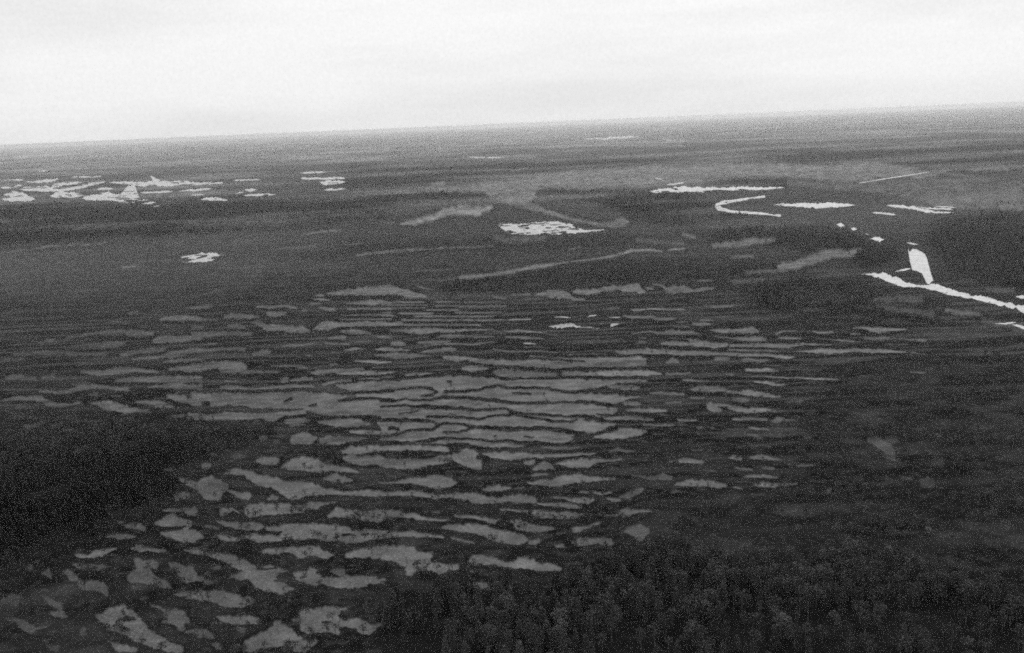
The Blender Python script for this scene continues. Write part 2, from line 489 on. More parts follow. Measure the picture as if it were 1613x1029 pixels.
LAWN['M'] = """10,100,110 60,75,120 140,80,125 200,80,115 260,55,100 360,50,85 420,50,105 500,40,100 550,45,110 590,95,110@1.05
590,60,80 650,65,85@.9
640,35,45 720,40,60 760,60,110 840,50,115 900,60,110 960,80,100 1050,60,95 1140,65,80@.85
1000,5,20 1130,0,20@.7
0,155,175 110,155,175@.75
270,225,240 380,225,235@.5
1100,210,230 1200,205,230 1300,205,220@.7
480,240,250 540,235,255 620,228,240 760,232,245 900,235,247@1.2
400,290,300 480,292,310 600,290,315 700,300,325 790,300,325 850,300,310@.85
840,335,345 930,338,345@.65
1010,322,330 1060,318,332 1130,325,332@.95
950,350,360 1020,342,370 1110,350,365@1.
730,348,365 670,376,382@.7
810,370,378 940,378,385@.7
480,430,440 620,408,418 700,420,440 800,400,445 950,415,445 1030,430,450@.75
1100,400,410 1200,395,425 1340,395,430 1420,375,435 1500,410,425@.95
530,460,470 600,462,470@.7
520,490,515 600,490,510@.75
780,465,475 900,470,480@.7
700,500,520 800,485,525 940,475,530 1050,490,540 1150,505,550 1240,510,530@.95
1110,450,455 1300,465,480 1400,455,500 1540,465,500@.85
1250,515,535 1400,515,540 1613,510,545@.9
1240,550,565 1400,560,575 1613,560,575@.7
340,570,585 430,560,600 560,550,600 700,555,600 820,565,605 1000,570,605 1200,580,605 1400,590,615 1613,595,615@.9
0,595,610 280,590,605@.6
0,625,690 200,625,700 500,620,690 560,615,690 600,625,640@.85
740,660,675 800,620,670 860,640,670@.75
1150,610,640 1260,620,640@.6
1350,630,660 1540,640,665@.8"""
LAWN['N'] = """0,20,90 200,20,95 400,20,90 540,10,85 600,60,80@.85
70,145,155 200,125,165 400,120,165 600,120,160 710,140,155@1.1
0,195,270 100,200,270 200,200,260 350,190,220 500,190,215 600,195,215@.9
280,240,255 400,235,275 500,245,275 540,255,270@.8
0,315,360 150,300,360 250,310,370 350,310,390 430,325,350 540,325,335@.9
400,370,390 460,365,400 550,380,395@.85
0,400,440 70,395,440 120,390,470 200,395,490 280,415,480 360,420,450@.95
420,425,435 520,425,450 640,420,455 760,430,445@1.
690,465,475 780,470,480@.8
0,540,595 80,525,605 160,525,618 240,540,600 300,535,560 430,540,548@1.
250,500,515 350,485,515 450,480,510 560,490,515 650,500,520@.8
570,545,555 680,550,562 820,545,555@.9
850,510,520 920,512,525 1000,515,522@1.
850,552,557 915,550,556@.9
170,655,660 280,625,660 360,590,660 440,575,650 520,590,640 600,595,615@.95
620,290,305 720,285,315 900,300,315@.7
600,340,350 660,355,365@.6
740,370,385 880,365,380@.7
930,265,275 1000,245,285 1100,245,295 1180,250,290 1220,260,285@.8
1220,280,300 1330,290,305 1400,270,320 1470,290,330 1613,315,335@1.05
880,185,200 960,190,210 1100,205,215@.9
930,335,345 1060,325,350@.7
740,140,160 840,135,155 950,135,150@.6
1070,380,395 1110,378,440 1140,380,445 1200,430,445@.85
1140,385,400 1220,385,405 1310,405,450 1400,420,460 1500,425,455 1613,430,440@.95
1270,340,355 1350,330,375 1420,340,370@.7
1290,505,515 1400,495,515 1550,505,525@.9
1380,105,125 1480,110,135 1613,105,130@1.1
1350,165,175 1613,165,175@.6
1450,205,215 1613,215,232@1.1
1210,140,160 1300,135,160@.6
1130,30,50 1250,20,40@.6
1380,40,45 1560,30,55@.7"""
LAWN['O'] = """90,180,190 120,165,195 170,155,165 280,155,165@.85
130,210,220 220,205,225 330,220,230@.85
400,155,165 480,165,185 580,165,178@.8
0,265,290 100,260,290 200,258,300 300,258,290 450,262,270 560,272,280@.95
430,215,222 540,225,235 660,230,245 760,240,250@.95
720,135,140 820,122,140 870,135,170 920,135,178 1000,138,165 1160,142,150@1.1
700,180,190 800,178,190@1.1
820,205,230 880,215,235 960,205,235 1060,215,225 1300,220,245@.85
1000,262,268 1180,265,270@.8
240,320,325 380,310,330 480,298,340 560,305,345 660,305,330 780,290,325 860,300,335 960,305,335 1100,318,330 1200,325,340 1290,342,352@1.05
0,315,325 140,318,326@.7
0,340,360 100,350,370 200,355,385 260,365,372@1.
0,430,438 160,430,438@.6
0,462,485 140,465,480@.9
20,520,530 100,518,530 300,530,540 500,535,550 620,545,552@1.1
0,568,580 100,575,595 200,585,595@1.15
0,672,688 160,675,685@1.15
100,625,632 180,628,634@.6
200,715,730 340,715,728@.5
60,870,885 130,850,885 220,865,880@.6
350,635,645 500,632,640@.4
780,515,525 880,515,522@.5
1180,480,490 1290,485,498@.7
1400,455,465 1470,455,465@.6
1180,930,940 1270,925,940@.5
1320,205,212 1460,205,212@.5"""
LAWN['P'] = """0,283,292 200,277,289 380,268,274@.95
180,702,712 320,690,702 500,680,688@.5
0,720,730 180,708,716@.4
180,565,572 350,560,568@.3
560,792,800 640,785,797@.55
940,918,925 1010,908,918@.65
300,905,912 460,898,910@.35
1250,715,722 1460,690,705@.4
1400,640,648 1588,618,632@.5
850,985,992 980,965,985@.5
40,915,922 180,905,915@.35
1000,800,806 1160,795,803@.35
850,740,750 1050,735,742@.5"""
LAWN['Q'] = """270,590,600 340,570,602 420,550,582 500,520,552 560,512,560 640,512,557 700,512,526@.9
380,430,450 560,425,450 650,420,450@.55
400,408,420 470,400,415@.7
640,410,450 760,390,505 860,378,500 900,370,440 940,362,430 1100,350,440 1300,335,425 1420,330,420 1588,328,400@.68
760,480,505 860,500,530 980,540,560 1060,565,585 1200,590,610 1290,570,612 1330,575,595@.6
60,735,745 250,715,728 480,703,712 700,695,702@.5
540,838,855 600,830,850 660,830,842 760,812,830 850,795,810 920,782,802 950,785,800 1000,775,782 1140,760,768 1250,740,750 1340,712,727 1420,712,722 1480,720,728@.85
1500,710,722 1588,705,716@.8
430,858,868 560,842,850@.5
270,820,826 420,808,816 500,806,812@.45
780,350,356 820,345,355@.6
1040,712,720 1100,700,712@.5
930,238,243 1100,233,238 1400,230,238 1588,230,240@.55
1480,203,220 1588,205,218@.7
140,580,586 270,596,600@.4
0,690,698 90,680,690@.4
180,245,252 230,246,253@.7
400,245,250 470,246,251@.6
550,285,290 900,280,288@.5
1180,285,290 1500,275,282@.4
700,650,670 800,655,690 950,650,668@.35
1350,660,680 1588,680,700@.35"""
LAWN['R'] = """0,280,325 200,268,325 400,268,328 600,285,340 700,265,345 760,265,335 860,275,325 960,300,330 1060,290,310@.7
0,325,350 80,325,345@.65
420,328,365 560,335,375 700,340,380 860,330,400 1000,325,440 1150,330,450 1355,340,460@.4
0,540,556 60,560,572@.5
120,590,605 250,570,600 370,560,580@.6
190,635,646 290,630,642@.65
380,670,690 450,655,692 540,620,660 600,610,642 660,612,642 720,605,612@.7
250,695,712 420,682,700@.5
750,800,820 850,790,822 960,790,820@.5
1040,840,862 1100,850,872 1180,855,872@.7
1200,760,780 1320,765,785@.55
1150,290,300 1280,282,298@.6
120,755,772 20,755,770@.6
90,830,842 190,830,838@.5
1000,300,310 1180,320,330@.5
1100,370,378 1355,350,372@.45
200,730,750 330,720,740@.4
800,830,850 1000,850,880@.4
1180,880,900 1355,900,940@.45"""
# dark strings crossing the pale ground: "u,v,halfwidth ..."
STRING = {}
STRING['L'] = """0,190,8 150,190,10 300,172,8 450,150,9 540,140,14 640,145,10 740,150,8 850,160,10 930,175,10 1000,190,10 1200,185,8 1400,185,9 1613,178,8
0,285,8 150,272,7 300,258,6 400,265,10 440,290,10 400,315,10 320,325,5
500,290,10 650,290,8 780,275,10 850,250,10 930,240,8 1000,258,8 1200,258,9 1350,265,9 1430,290,9 1520,298,10 1613,290,9
0,355,10 80,365,10 200,350,5 380,355,7 480,335,12 650,335,12 780,345,10 900,360,15 1050,378,12 1250,385,10 1400,378,8 1613,375,9
1050,300,7 1190,310,7
0,408,9 200,400,7 350,410,14 500,420,14 700,430,12 850,428,8 1000,425,7 1040,450,18 1150,470,10 1300,475,10 1450,490,8 1613,480,8
150,465,5 250,455,5 300,435,5
0,510,12 120,518,12 300,515,12 420,530,10 450,560,14 400,595,10 330,590,8
370,490,8 600,492,8 780,505,8 860,480,8 1000,478,8 1060,465,12
1040,470,8 1200,500,8 1350,520,9 1500,530,8 1560,515,6
450,560,12 480,545,8 600,545,8 740,570,12 860,570,12 950,590,15 1100,585,15 1280,580,12 1450,600,14 1550,620,16 1613,630,15
740,572,8 680,605,8 580,612,6 490,610,5
0,640,6 130,630,8 200,600,8 300,590,9 400,590,8
70,580,12 150,590,10
0,690,12 150,690,8 260,690,6 370,680,14 480,660,12 600,665,7 800,668,8 900,680,8 1050,680,8 1110,695,10 1200,690,6 1340,698,5
900,90,8 1050,95,8 1200,115,6 1400,120,8 1500,110,8
520,70,5 700,70,5 800,75,5 880,90,6
950,18,5 1150,22,5 1300,30,6 1500,45,6 1613,50,5
1150,645,5 1220,648,5
530,210,7 560,212,7
1560,660,30 1613,660,30"""
STRING['J'] = """60,287,7 200,282,7 350,285,9 500,292,7 650,282,8 850,278,8 1000,265,9 1090,255,20 1150,268,22 1300,297,9 1450,292,8 1613,283,8
110,382,14 145,382,14
0,435,18 120,440,20 280,430,18 400,428,22 500,440,15
570,445,5 650,440,8 740,437,6 880,428,5
755,362,8 800,345,12
930,408,7 1000,388,10
1180,362,8 1260,345,14 1400,342,8 1613,350,7
690,528,8 760,495,10 900,488,7 1100,494,7 1300,488,8 1450,500,10 1613,510,9
1300,580,8 1450,580,8"""
STRING['E'] = """800,165,8 950,180,18 1150,185,20 1280,172,10
1580,200,12 1613,205,14
500,822,8 570,822,8
660,818,5 710,818,5"""
STRING['F'] = """80,195,12 130,205,16 200,225,10 300,240,8
0,715,8 100,728,10 190,742,10
600,215,6 780,212,7 920,200,7 1010,188,6
440,42,5 510,42,5
230,735,16 300,715,16
260,770,14 330,750,20
640,240,8 700,240,8"""
STRING['B'] = """1085,112,9 1145,112,9
600,440,22 660,435,25 700,450,8
1080,855,14 1180,855,14
930,792,8 965,790,8
440,1012,16 690,1010,18
420,385,6 560,372,4
200,80,8 330,95,10 600,95,6"""
STRING['A'] = """930,770,9 980,765,12 1035,770,14
1180,380,12 1240,430,16
1260,60,6 1400,58,8 1440,50,6"""
STRING['M'] = """0,612,8 280,610,9 420,608,7 560,600,7 800,608,8
0,545,9 300,545,8 520,530,7 700,535,8 900,548,8 1050,550,9 1150,558,5 1240,535,4
740,455,6 1000,460,6 1200,490,6 1300,500,5 1613,505,5
660,490,6 760,480,6 850,480,7 930,492,6
1050,510,3 1052,530,3
1245,505,3 1245,530,3"""
STRING['N'] = """0,105,8 100,100,7 300,108,8 450,105,8 600,95,7
0,180,8 250,178,8 420,180,9 640,178,8
0,290,9 150,285,10 230,280,6 300,292,9 450,298,9 560,300,6
0,375,9 180,375,9 260,395,8 350,402,8 450,405,7
0,490,9 130,490,9 220,512,10 330,530,8 480,560,7
200,470,6 300,478,7"""
STRING['O'] = """0,300,7 140,305,7 250,300,7 350,280,6 500,285,7 700,285,8 900,300,5
560,250,7 800,268,9 1000,282,9 1250,300,8"""
# open water: name, window, strips
WATER = [
("bog_pool","P","0,388,395 50,387,395 110,390,396"),("bog_pool","P","0,425,433 60,424,432 100,410,425"),
("bog_pool","P","115,400,404 200,394,405 270,384,395"),("bog_pool","P","240,412,425 320,402,415 380,398,410"),
("bog_pool","P","0,465,485 60,448,488 110,455,490 165,480,489"),("bog_pool","P","90,430,441 180,425,446 250,425,448 320,430,441 400,408,425 490,397,405"),
("bog_pool","P","230,467,473 280,450,473 340,447,471 390,460,468"),
("bog_pool","P","380,472,482 440,460,486 490,450,488 560,462,492 620,480,500 700,488,502 722,494,498"),
("bog_pool","P","445,432,438 500,427,441 527,430,436"),
("bog_pool","P","500,402,407 560,402,410 600,402,414 640,402,420 700,400,421 780,400,421 860,395,412 900,404,415 1035,402,410"),
("bog_pool","P","548,458,470 575,442,476 596,424,480 618,420,484 632,432,482 645,470,482"),("bog_pool","P","695,372,376 712,380,399 740,392,398"),
("bog_pool","P","650,448,455 720,445,453 800,443,450"),("bog_pool","P","830,442,448 900,436,446 980,430,436"),
("bog_pool","P","880,460,465 950,458,464"),("bog_pool","P","930,480,486 980,470,487 1052,483,490"),
("bog_pool","P","1090,455,461 1140,435,448 1190,432,442"),("bog_pool","P","1130,462,469 1200,458,467 1285,455,461"),
("bog_pool","P","1080,392,398 1220,387,393"),("bog_pool","P","1390,358,363 1450,355,362 1515,353,358"),
("bog_pool","P","1395,381,390 1450,382,392 1500,382,391 1600,380,388"),("bog_pool","P","1480,396,411 1530,394,413 1600,396,405"),
("bog_pool","P","1500,435,441 1560,432,440 1600,430,436"),("bog_pool","P","165,350,355 225,346,354"),
("bog_pool","P","330,378,382 470,374,380"),("bog_pool","P","705,512,517 742,510,516"),
("lake","P","820,765,770 850,745,773 920,735,774 980,732,766 1024,735,744"),
("lake","Q","715,597,603 760,597,640 820,592,649 880,585,647 940,583,647 1000,585,646 1060,595,642 1080,616,643 1130,624,640 1210,619,626"),
("lake","Q","1115,202,206 1200,196,206 1300,191,200 1370,189,195"),("bog_pool","Q","585,285,290 640,286,292 750,287,292"),
("lake","S","60,395,403 100,384,405 200,380,402 320,382,400 450,380,396 620,380,388"),
("bog_pool","S","85,342,350 115,345,354"),("bog_pool","S","130,368,374 205,360,368"),
("lake","S","560,452,458 640,447,463 720,445,467 780,445,469 860,447,463 915,453,458"),
("bog_pool","S","1040,455,460 1110,456,468 1180,465,482 1240,480,488 1320,484,489"),("bog_pool","S","1170,460,464 1215,465,472 1320,470,476"),
("bog_pool","S","985,484,490 1080,491,498"),("bog_pool","S","1240,459,463 1330,464,468"),
("bog_pool","K","1330,374,381 1390,355,386 1460,360,386 1530,350,379 1550,368,390 1613,375,386"),
("bog_pool","K","1370,296,303 1450,296,305 1510,303,309"),("bog_pool","K","1560,289,296 1605,290,300"),
("bog_pool","M","50,288,299 120,290,302 210,281,290"),("bog_pool","M","300,299,307 380,299,306 430,292,299"),
("bog_pool","M","60,374,384 140,371,386 230,385,398"),("bog_pool","M","205,355,364 282,351,362"),("bog_pool","M","290,378,386 320,350,380 380,348,366"),
("river_pool","T","85,10,25 120,5,35 150,15,35"),("river_pool","T","190,40,50 215,38,68 245,45,60"),
("river_pool","T","345,125,130 380,105,140 420,115,150 455,130,138"),("river_pool","T","310,85,95 335,90,106"),
("lake","T","638,198,215 652,199,330 670,201,376 692,203,382 715,210,392 745,222,402 765,232,440 782,262,476 800,325,488 818,385,486 836,430,476"),
("river_pool","T","630,155,165 715,168,178"),
("river","T","285,399,403 350,394,409 420,388,432 445,380,445 470,385,466 520,420,478 570,430,499 620,466,502 690,484,501 705,488,498 760,482,516 830,478,530 880,486,543 940,504,557 1000,524,572 1060,543,583 1112,558,590 1130,569,583 1150,572,602 1200,570,615 1270,585,628 1360,608,646 1382,622,640 1400,618,654 1450,632,666 1470,644,658 1490,640,682 1534,634,706 1600,655,735"),
("river_pool","T","540,378,386 600,362,376 655,352,368"),
("river_pool","T","1470,574,586 1534,560,590 1600,555,590"),
("river_pool","T","1310,780,786 1390,780,790 1470,768,780"),("river_pool","T","1440,785,792 1534,802,826 1600,812,838"),
]
OXBOW = "540,420,4 470,429,4 400,440,5 355,447,8 338,456,9 350,470,9 400,483,5 470,487,5 540,492,4 605,500,4"
ROAD = "930,364,1.0 945,362,1.6 1060,343,1.9 1180,325,1.7 1220,318,1.0"
rng = np.random.default_rng(7)
random.seed(7)

# ================================================================ helpers
def project(x, y, z=0.0):
    """world point -> pixel of the survey photograph"""
    dx, dy, dz = x, y, z - H_CAM
    a = dx * Rv.x + dy * Rv.y + dz * Rv.z
    b = dx * Uv.x + dy * Uv.y + dz * Uv.z
    c = dx * Fv.x + dy * Fv.y + dz * Fv.z
    c = np.where(c > 1e-3, c, 1e-3)
    return 806.5 + F_PX * a / c, 514.5 - F_PX * b / c

def ground_at(px, py, z=0.0):
    """pixel of the survey photograph -> point on the ground plane"""
    u = (px - 806.5) / F_PX; v = -(py - 514.5) / F_PX
    dx = Rv.x * u + Uv.x * v + Fv.x
    dy = Rv.y * u + Uv.y * v + Fv.y
    dz = Rv.z * u + Uv.z * v + Fv.z
    t = (z - H_CAM) / dz
    return dx * t, dy * t

def _hash(ix, iy, seed):
    h = (ix.astype(np.int64) * 374761393 + iy.astype(np.int64) * 668265263 + seed * 1274126177) & 0xffffffff
    h = ((h ^ (h >> 13)) * 1274126177) & 0xffffffff
    h = h ^ (h >> 16)
    return (h & 0xffffff).astype(np.float32) / float(0xffffff)

def vnoise(x, y, seed=0):
    x = np.asarray(x, float); y = np.asarray(y, float)
    ix = np.floor(x); iy = np.floor(y)
    fx = x - ix; fy = y - iy
    fx = fx * fx * (3 - 2 * fx); fy = fy * fy * (3 - 2 * fy)
    a = _hash(ix, iy, seed); b = _hash(ix + 1, iy, seed)
    c = _hash(ix, iy + 1, seed); d = _hash(ix + 1, iy + 1, seed)
    return a + (b - a) * fx + (c - a) * fy + (a - b - c + d) * fx * fy

def fbm(x, y, seed=0, octaves=4, gain=0.5):
    s = 0.0; amp = 1.0; tot = 0.0
    for k in range(octaves):
        s = s + amp * vnoise(x * 2 ** k + 17.3 * k, y * 2 ** k - 9.1 * k, seed + k)
        tot += amp; amp *= gain
    return s / tot

# ================================================================ land-cover survey maps
# They cover the ground the photograph shows plus a margin; (MX, MY) is the margin.
MX, MY = 60, 40
W, H = 1613 + 2 * MX, 1029 + 2 * MY

def parse(s):
    val = 1.0
    if '@' in s:
        s, v = s.split('@'); val = float(v)
    return np.array([[float(q) for q in p.split(',')] for p in s.split()]), val

def to_px(a, win):
    ox, oy, k = WIN[win]
    b = a / k
    b[:, 0] += ox; b[:, 1] += oy; b[:, 2] += oy
    return b

def paint(field, a, val, seed, rough=1.0, feather=.3, fmax=2.6):
    """strip a = rows (x, top, bottom) in survey pixels"""
    x0 = int(math.floor(a[0, 0])); x1 = int(math.ceil(a[:, 0].max()))
    xs = np.arange(x0, x1 + 1)
    yt = np.interp(xs, a[:, 0], a[:, 1]); yb = np.interp(xs, a[:, 0], a[:, 2])
    th = np.maximum(yb - yt, 0.5)
    amp = np.minimum(th * 0.22, 2.6) * rough
    yt = yt + (vnoise(xs / 5.0, xs * 0 + seed, 3) - .5) * amp * 1.3 + (vnoise(xs / 1.7, xs * 0 + seed, 4) - .5) * amp * .8
    yb = yb + (vnoise(xs / 5.0, xs * 0 + seed + .5, 5) - .5) * amp * 1.3 + (vnoise(xs / 1.7, xs * 0 + seed, 6) - .5) * amp * .8
    end = np.clip(np.minimum(xs - a[0, 0], a[-1, 0] - xs) / 3.0 + 0.35, 0, 1)
    y0 = int(max(0, yt.min() - 2 + MY)); y1 = int(min(H, yb.max() + 3 + MY))
    ok = (xs + MX >= 0) & (xs + MX < W)
    xs = xs[ok]; yt = yt[ok]; yb = yb[ok]; end = end[ok]
    if y1 <= y0 or len(xs) == 0: return
    ys = np.arange(y0, y1)[:, None] - MY
    soft = np.clip((yb - yt) * feather, 0.8, fmax)
    cov = np.clip((ys - yt) / soft + .5, 0, 1) * np.clip((yb - ys) / soft + .5, 0, 1) * end
    sub = field[y0:y1, xs[0] + MX:xs[-1] + MX + 1]
    np.maximum(sub, cov * val, out=sub)

def paint_line(field, a, win):
    """multiply the field by 1 - coverage of a polyline with half-widths"""
    ox, oy, k = WIN[win]
    P = a.copy() / k
    P[:, 0] += ox; P[:, 1] += oy
    for p, q in zip(P[:-1], P[1:]):
        r = max(p[2], q[2]) + 3
        x0 = int(max(0, min(p[0], q[0]) - r + MX)); x1 = int(min(W, max(p[0], q[0]) + r + MX + 1))
        y0 = int(max(0, min(p[1], q[1]) - r + MY)); y1 = int(min(H, max(p[1], q[1]) + r + MY + 1))
        if x1 <= x0 or y1 <= y0: continue
        X, Y = np.meshgrid(np.arange(x0, x1) - MX, np.arange(y0, y1) - MY)
        d = q[:2] - p[:2]; L2 = max((d ** 2).sum(), 1e-6)
        t = np.clip(((X - p[0]) * d[0] + (Y - p[1]) * d[1]) / L2, 0, 1)
        wob = (vnoise(X / 9.0, Y / 9.0, 31) - .5) * 1.6
        dist = np.hypot(X - (p[0] + t * d[0]), (Y + wob - (p[1] + t * d[1])))
        hw = (p[2] + t * (q[2] - p[2])) * (0.95 + .7 * vnoise(X / 6.0, Y / 6.0, 32))
        cov = np.clip((hw - dist) / 0.9 + .6, 0, 1)
        field[y0:y1, x0:x1] *= 1 - cov

def paint_poly(field, pts, val, soft=6.0, seed=1):
    """filled polygon with a ragged soft edge"""
    pts = np.array(pts, float)
    x0 = int(max(0, pts[:, 0].min() + MX - 15)); x1 = int(min(W, pts[:, 0].max() + MX + 15))
    y0 = int(max(0, pts[:, 1].min() + MY - 15)); y1 = int(min(H, pts[:, 1].max() + MY + 15))
    X, Y = np.meshgrid(np.arange(x0, x1) - MX, np.arange(y0, y1) - MY)
    q = 2.6 if soft > 10 else 1.0
    wx = (fbm(X / 22. / q, Y / 9. / q, seed, 4) - .5) * 34 * q; wy = (fbm(X / 22. / q, Y / 9. / q, seed + 9, 4) - .5) * soft * 2.4
    Xp = X + wx; Yp = Y + wy
    inside = np.zeros(X.shape, bool)
    n = len(pts)
    for i in range(n):
        xa, ya = pts[i]; xb, yb = pts[(i + 1) % n]
        if ya == yb: continue
        c = ((ya > Yp) != (yb > Yp)) & (Xp < (xb - xa) * (Yp - ya) / (yb - ya) + xa)
        inside ^= c
    sub = field[y0:y1, x0:x1]
    sub[inside] = val

lawn = np.zeros((H, W), np.float32)
seed = 0
for key in ('L0', 'J0', 'A', 'B', 'C', 'D', 'E', 'F', 'G', 'H', 'I', 'J', 'K', 'M', 'N', 'O', 'P', 'Q', 'R'):
    for line in LAWN[key].split('\n'):
        a, val = parse(line)
        seed += 1
        if key in 'PQR': paint(lawn, to_px(a, key[0]), val, seed, 1.0, .6, 6.0)
        else: paint(lawn, to_px(a, key[0]), val, seed)
for key, s in STRING.items():
    for line in s.split('\n'):
        a, _ = parse(line)
        paint_line(lawn, a, key)

YY, XX = np.mgrid[0:H, 0:W].astype(np.float32)
YY -= MY; XX -= MX
forest = np.where(YY < 455 + (XX < 500) * 10, .035, .10 + .24 * np.clip((YY - 700) / 150, 0, 1)).astype(np.float32)
FOREST = [
 (.5, [(-70,645),(150,655),(300,650),(430,674),(400,725),(320,755),(270,815),(210,875),(120,905),(0,945),(-70,950)]),
 (.11, [(-70,400),(300,405),(700,400),(1300,395),(1500,470),(1700,480),(1700,390),(1300,330),(700,330),(-70,330)]),
 (.13, [(-70,230),(560,225),(560,262),(-70,262)]),
 (.30, [(560,262),(700,262),(700,290),(300,318),(300,300),(560,296)]),
 (.95, [(-70,700),(0,690),(110,690),(180,670),(270,676),(320,700),(290,745),(255,785),(195,812),(172,846),(110,860),(60,878),(0,900),(-70,915)]),
 (.90, [(600,1100),(602,955),(645,928),(740,932),(900,912),(960,888),(1010,872),(1060,855),(1085,805),(1150,785),(1290,775),(1400,790),(1700,800),(1700,1100)]),
 (.42, [(1085,805),(1150,780),(1290,765),(1400,740),(1700,690),(1700,900),(1400,900),(1150,880),(1060,870)]),
 (.34, [(1300,585),(1480,562),(1700,565),(1700,760),(1290,768),(1255,700)]),
 (1.0, [(-70,318),(250,324),(500,304),(650,290),(750,284),(775,298),(640,318),(600,343),(450,358),(200,372),(0,384),(-70,390)]),
 (.95, [(855,302),(1010,300),(1100,308),(1130,328),(1230,345),(1310,355),(1370,382),(1425,396),(1375,428),(1330,400),(1150,380),(1000,345),(940,320)]),
 (.60, [(1185,452),(1260,436),(1370,440),(1400,470),(1500,492),(1420,515),(1260,505),(1180,482)]),
 (.95, [(1090,288),(1180,281),(1255,284),(1262,294),(1100,297)]),
 (.85, [(1470,335),(1700,300),(1700,452),(1613,460),(1490,432),(1455,372)]),
 (.45, [(560,372),(780,378),(1000,370),(1000,398),(800,420),(640,445),(500,458),(400,450),(420,420)]),
 (.60, [(700,444),(870,420),(1000,405),(1300,420),(1180,440),(900,450),(700,466)]),
 (.85, [(1100,248),(1300,236),(1700,215),(1700,262),(1400,258),(1100,254)]),
 (.8, [(540,262),(760,252),(1100,240),(1100,258),(900,264),(700,280),(540,296)]),
 (.8, [(640,300),(770,300),(760,312),(650,318)]),
 (.3, [(250,455),(540,458),(480,474),(280,482)]),
 (.16, [(-70,400),(250,410),(400,430),(300,470),(-70,470)]),
 (.10, [(-70,470),(300,478),(200,560),(60,640),(-70,690)]),
]
for i, (v, p) in enumerate(FOREST):
    paint_poly(forest, p, v, 8 if i > 4 else 24, i * 5 + 2)

water = np.zeros((H, W), np.float32)
for nm, win, s in WATER:
    a, _ = parse(s)
    b = to_px(a, win)
    b[:, 1] -= .5; b[:, 2] += .7
    paint(water, b, 1.0, 5, 0.0)
for k_, s_ in (('S', OXBOW), ('S', ROAD)):
    a, _ = parse(s_)
    tmp = np.ones((H, W), np.float32)
    paint_line(tmp, a + np.array([0, 0, 2.0]), k_)
    water = np.maximum(water, 1 - tmp)

def blur(f, n=1):
    for _ in range(n):
        g = np.pad(f, 1, mode='edge')
        f = (g[1:-1, 1:-1] * 2 + g[:-2, 1:-1] + g[2:, 1:-1] + g[1:-1, :-2] + g[1:-1, 2:]) / 6
    return f
# lawn tone is lowered towards the left and the far right
gain = 1 - .27 * np.clip((560 - XX) / 560, 0, 1) * np.clip((YY - 440) / 60, 0, 1) - .22 * np.clip((XX - 1250) / 250, 0, 1) * np.clip((YY - 560) / 60, 0, 1)
lawn *= gain
def box(f, r, axis):
    c = np.cumsum(np.pad(f, [(r + 1, r) if a == axis else (0, 0) for a in (0, 1)], mode='edge'), axis=axis, dtype=np.float64)
    n_ = f.shape[axis]
    hi = np.take(c, np.arange(2 * r + 1, 2 * r + 1 + n_), axis=axis); lo = np.take(c, np.arange(0, n_), axis=axis)
    return ((hi - lo) / (2 * r + 1)).astype(np.float32)
lawn *= 1 + .6 * np.clip((450 - YY) / 30, 0, 1) + .22 * np.clip((YY - 440) / 30, 0, 1) * np.clip((760 - YY) / 120, 0, 1)
near_lawn = box(box(np.minimum(lawn, 1), 16, 1), 6, 0)
for _ in range(2):
    forest = box(box(forest, 9, 1), 4, 0)

def sample(field, px, py):
    x = np.clip(px + MX, 0, W - 1.001); y = np.clip(py + MY, 0, H - 1.001)
    ix = x.astype(int); iy = y.astype(int); fx = x - ix; fy = y - iy
    return (field[iy, ix] * (1 - fx) * (1 - fy) + field[iy, ix + 1] * fx * (1 - fy)
            + field[iy + 1, ix] * (1 - fx) * fy + field[iy + 1, ix + 1] * fx * fy)

def in_survey(px, py, y):
    """1 inside the surveyed ground, fading to 0 outside"""
    d = np.minimum(np.minimum(px + MX, W - 1 - MX - px + 0.0), H - 1 - MY - py + 0.0)
    return np.where(y > 50, np.clip(d / 25.0, 0, 1), 0.0)

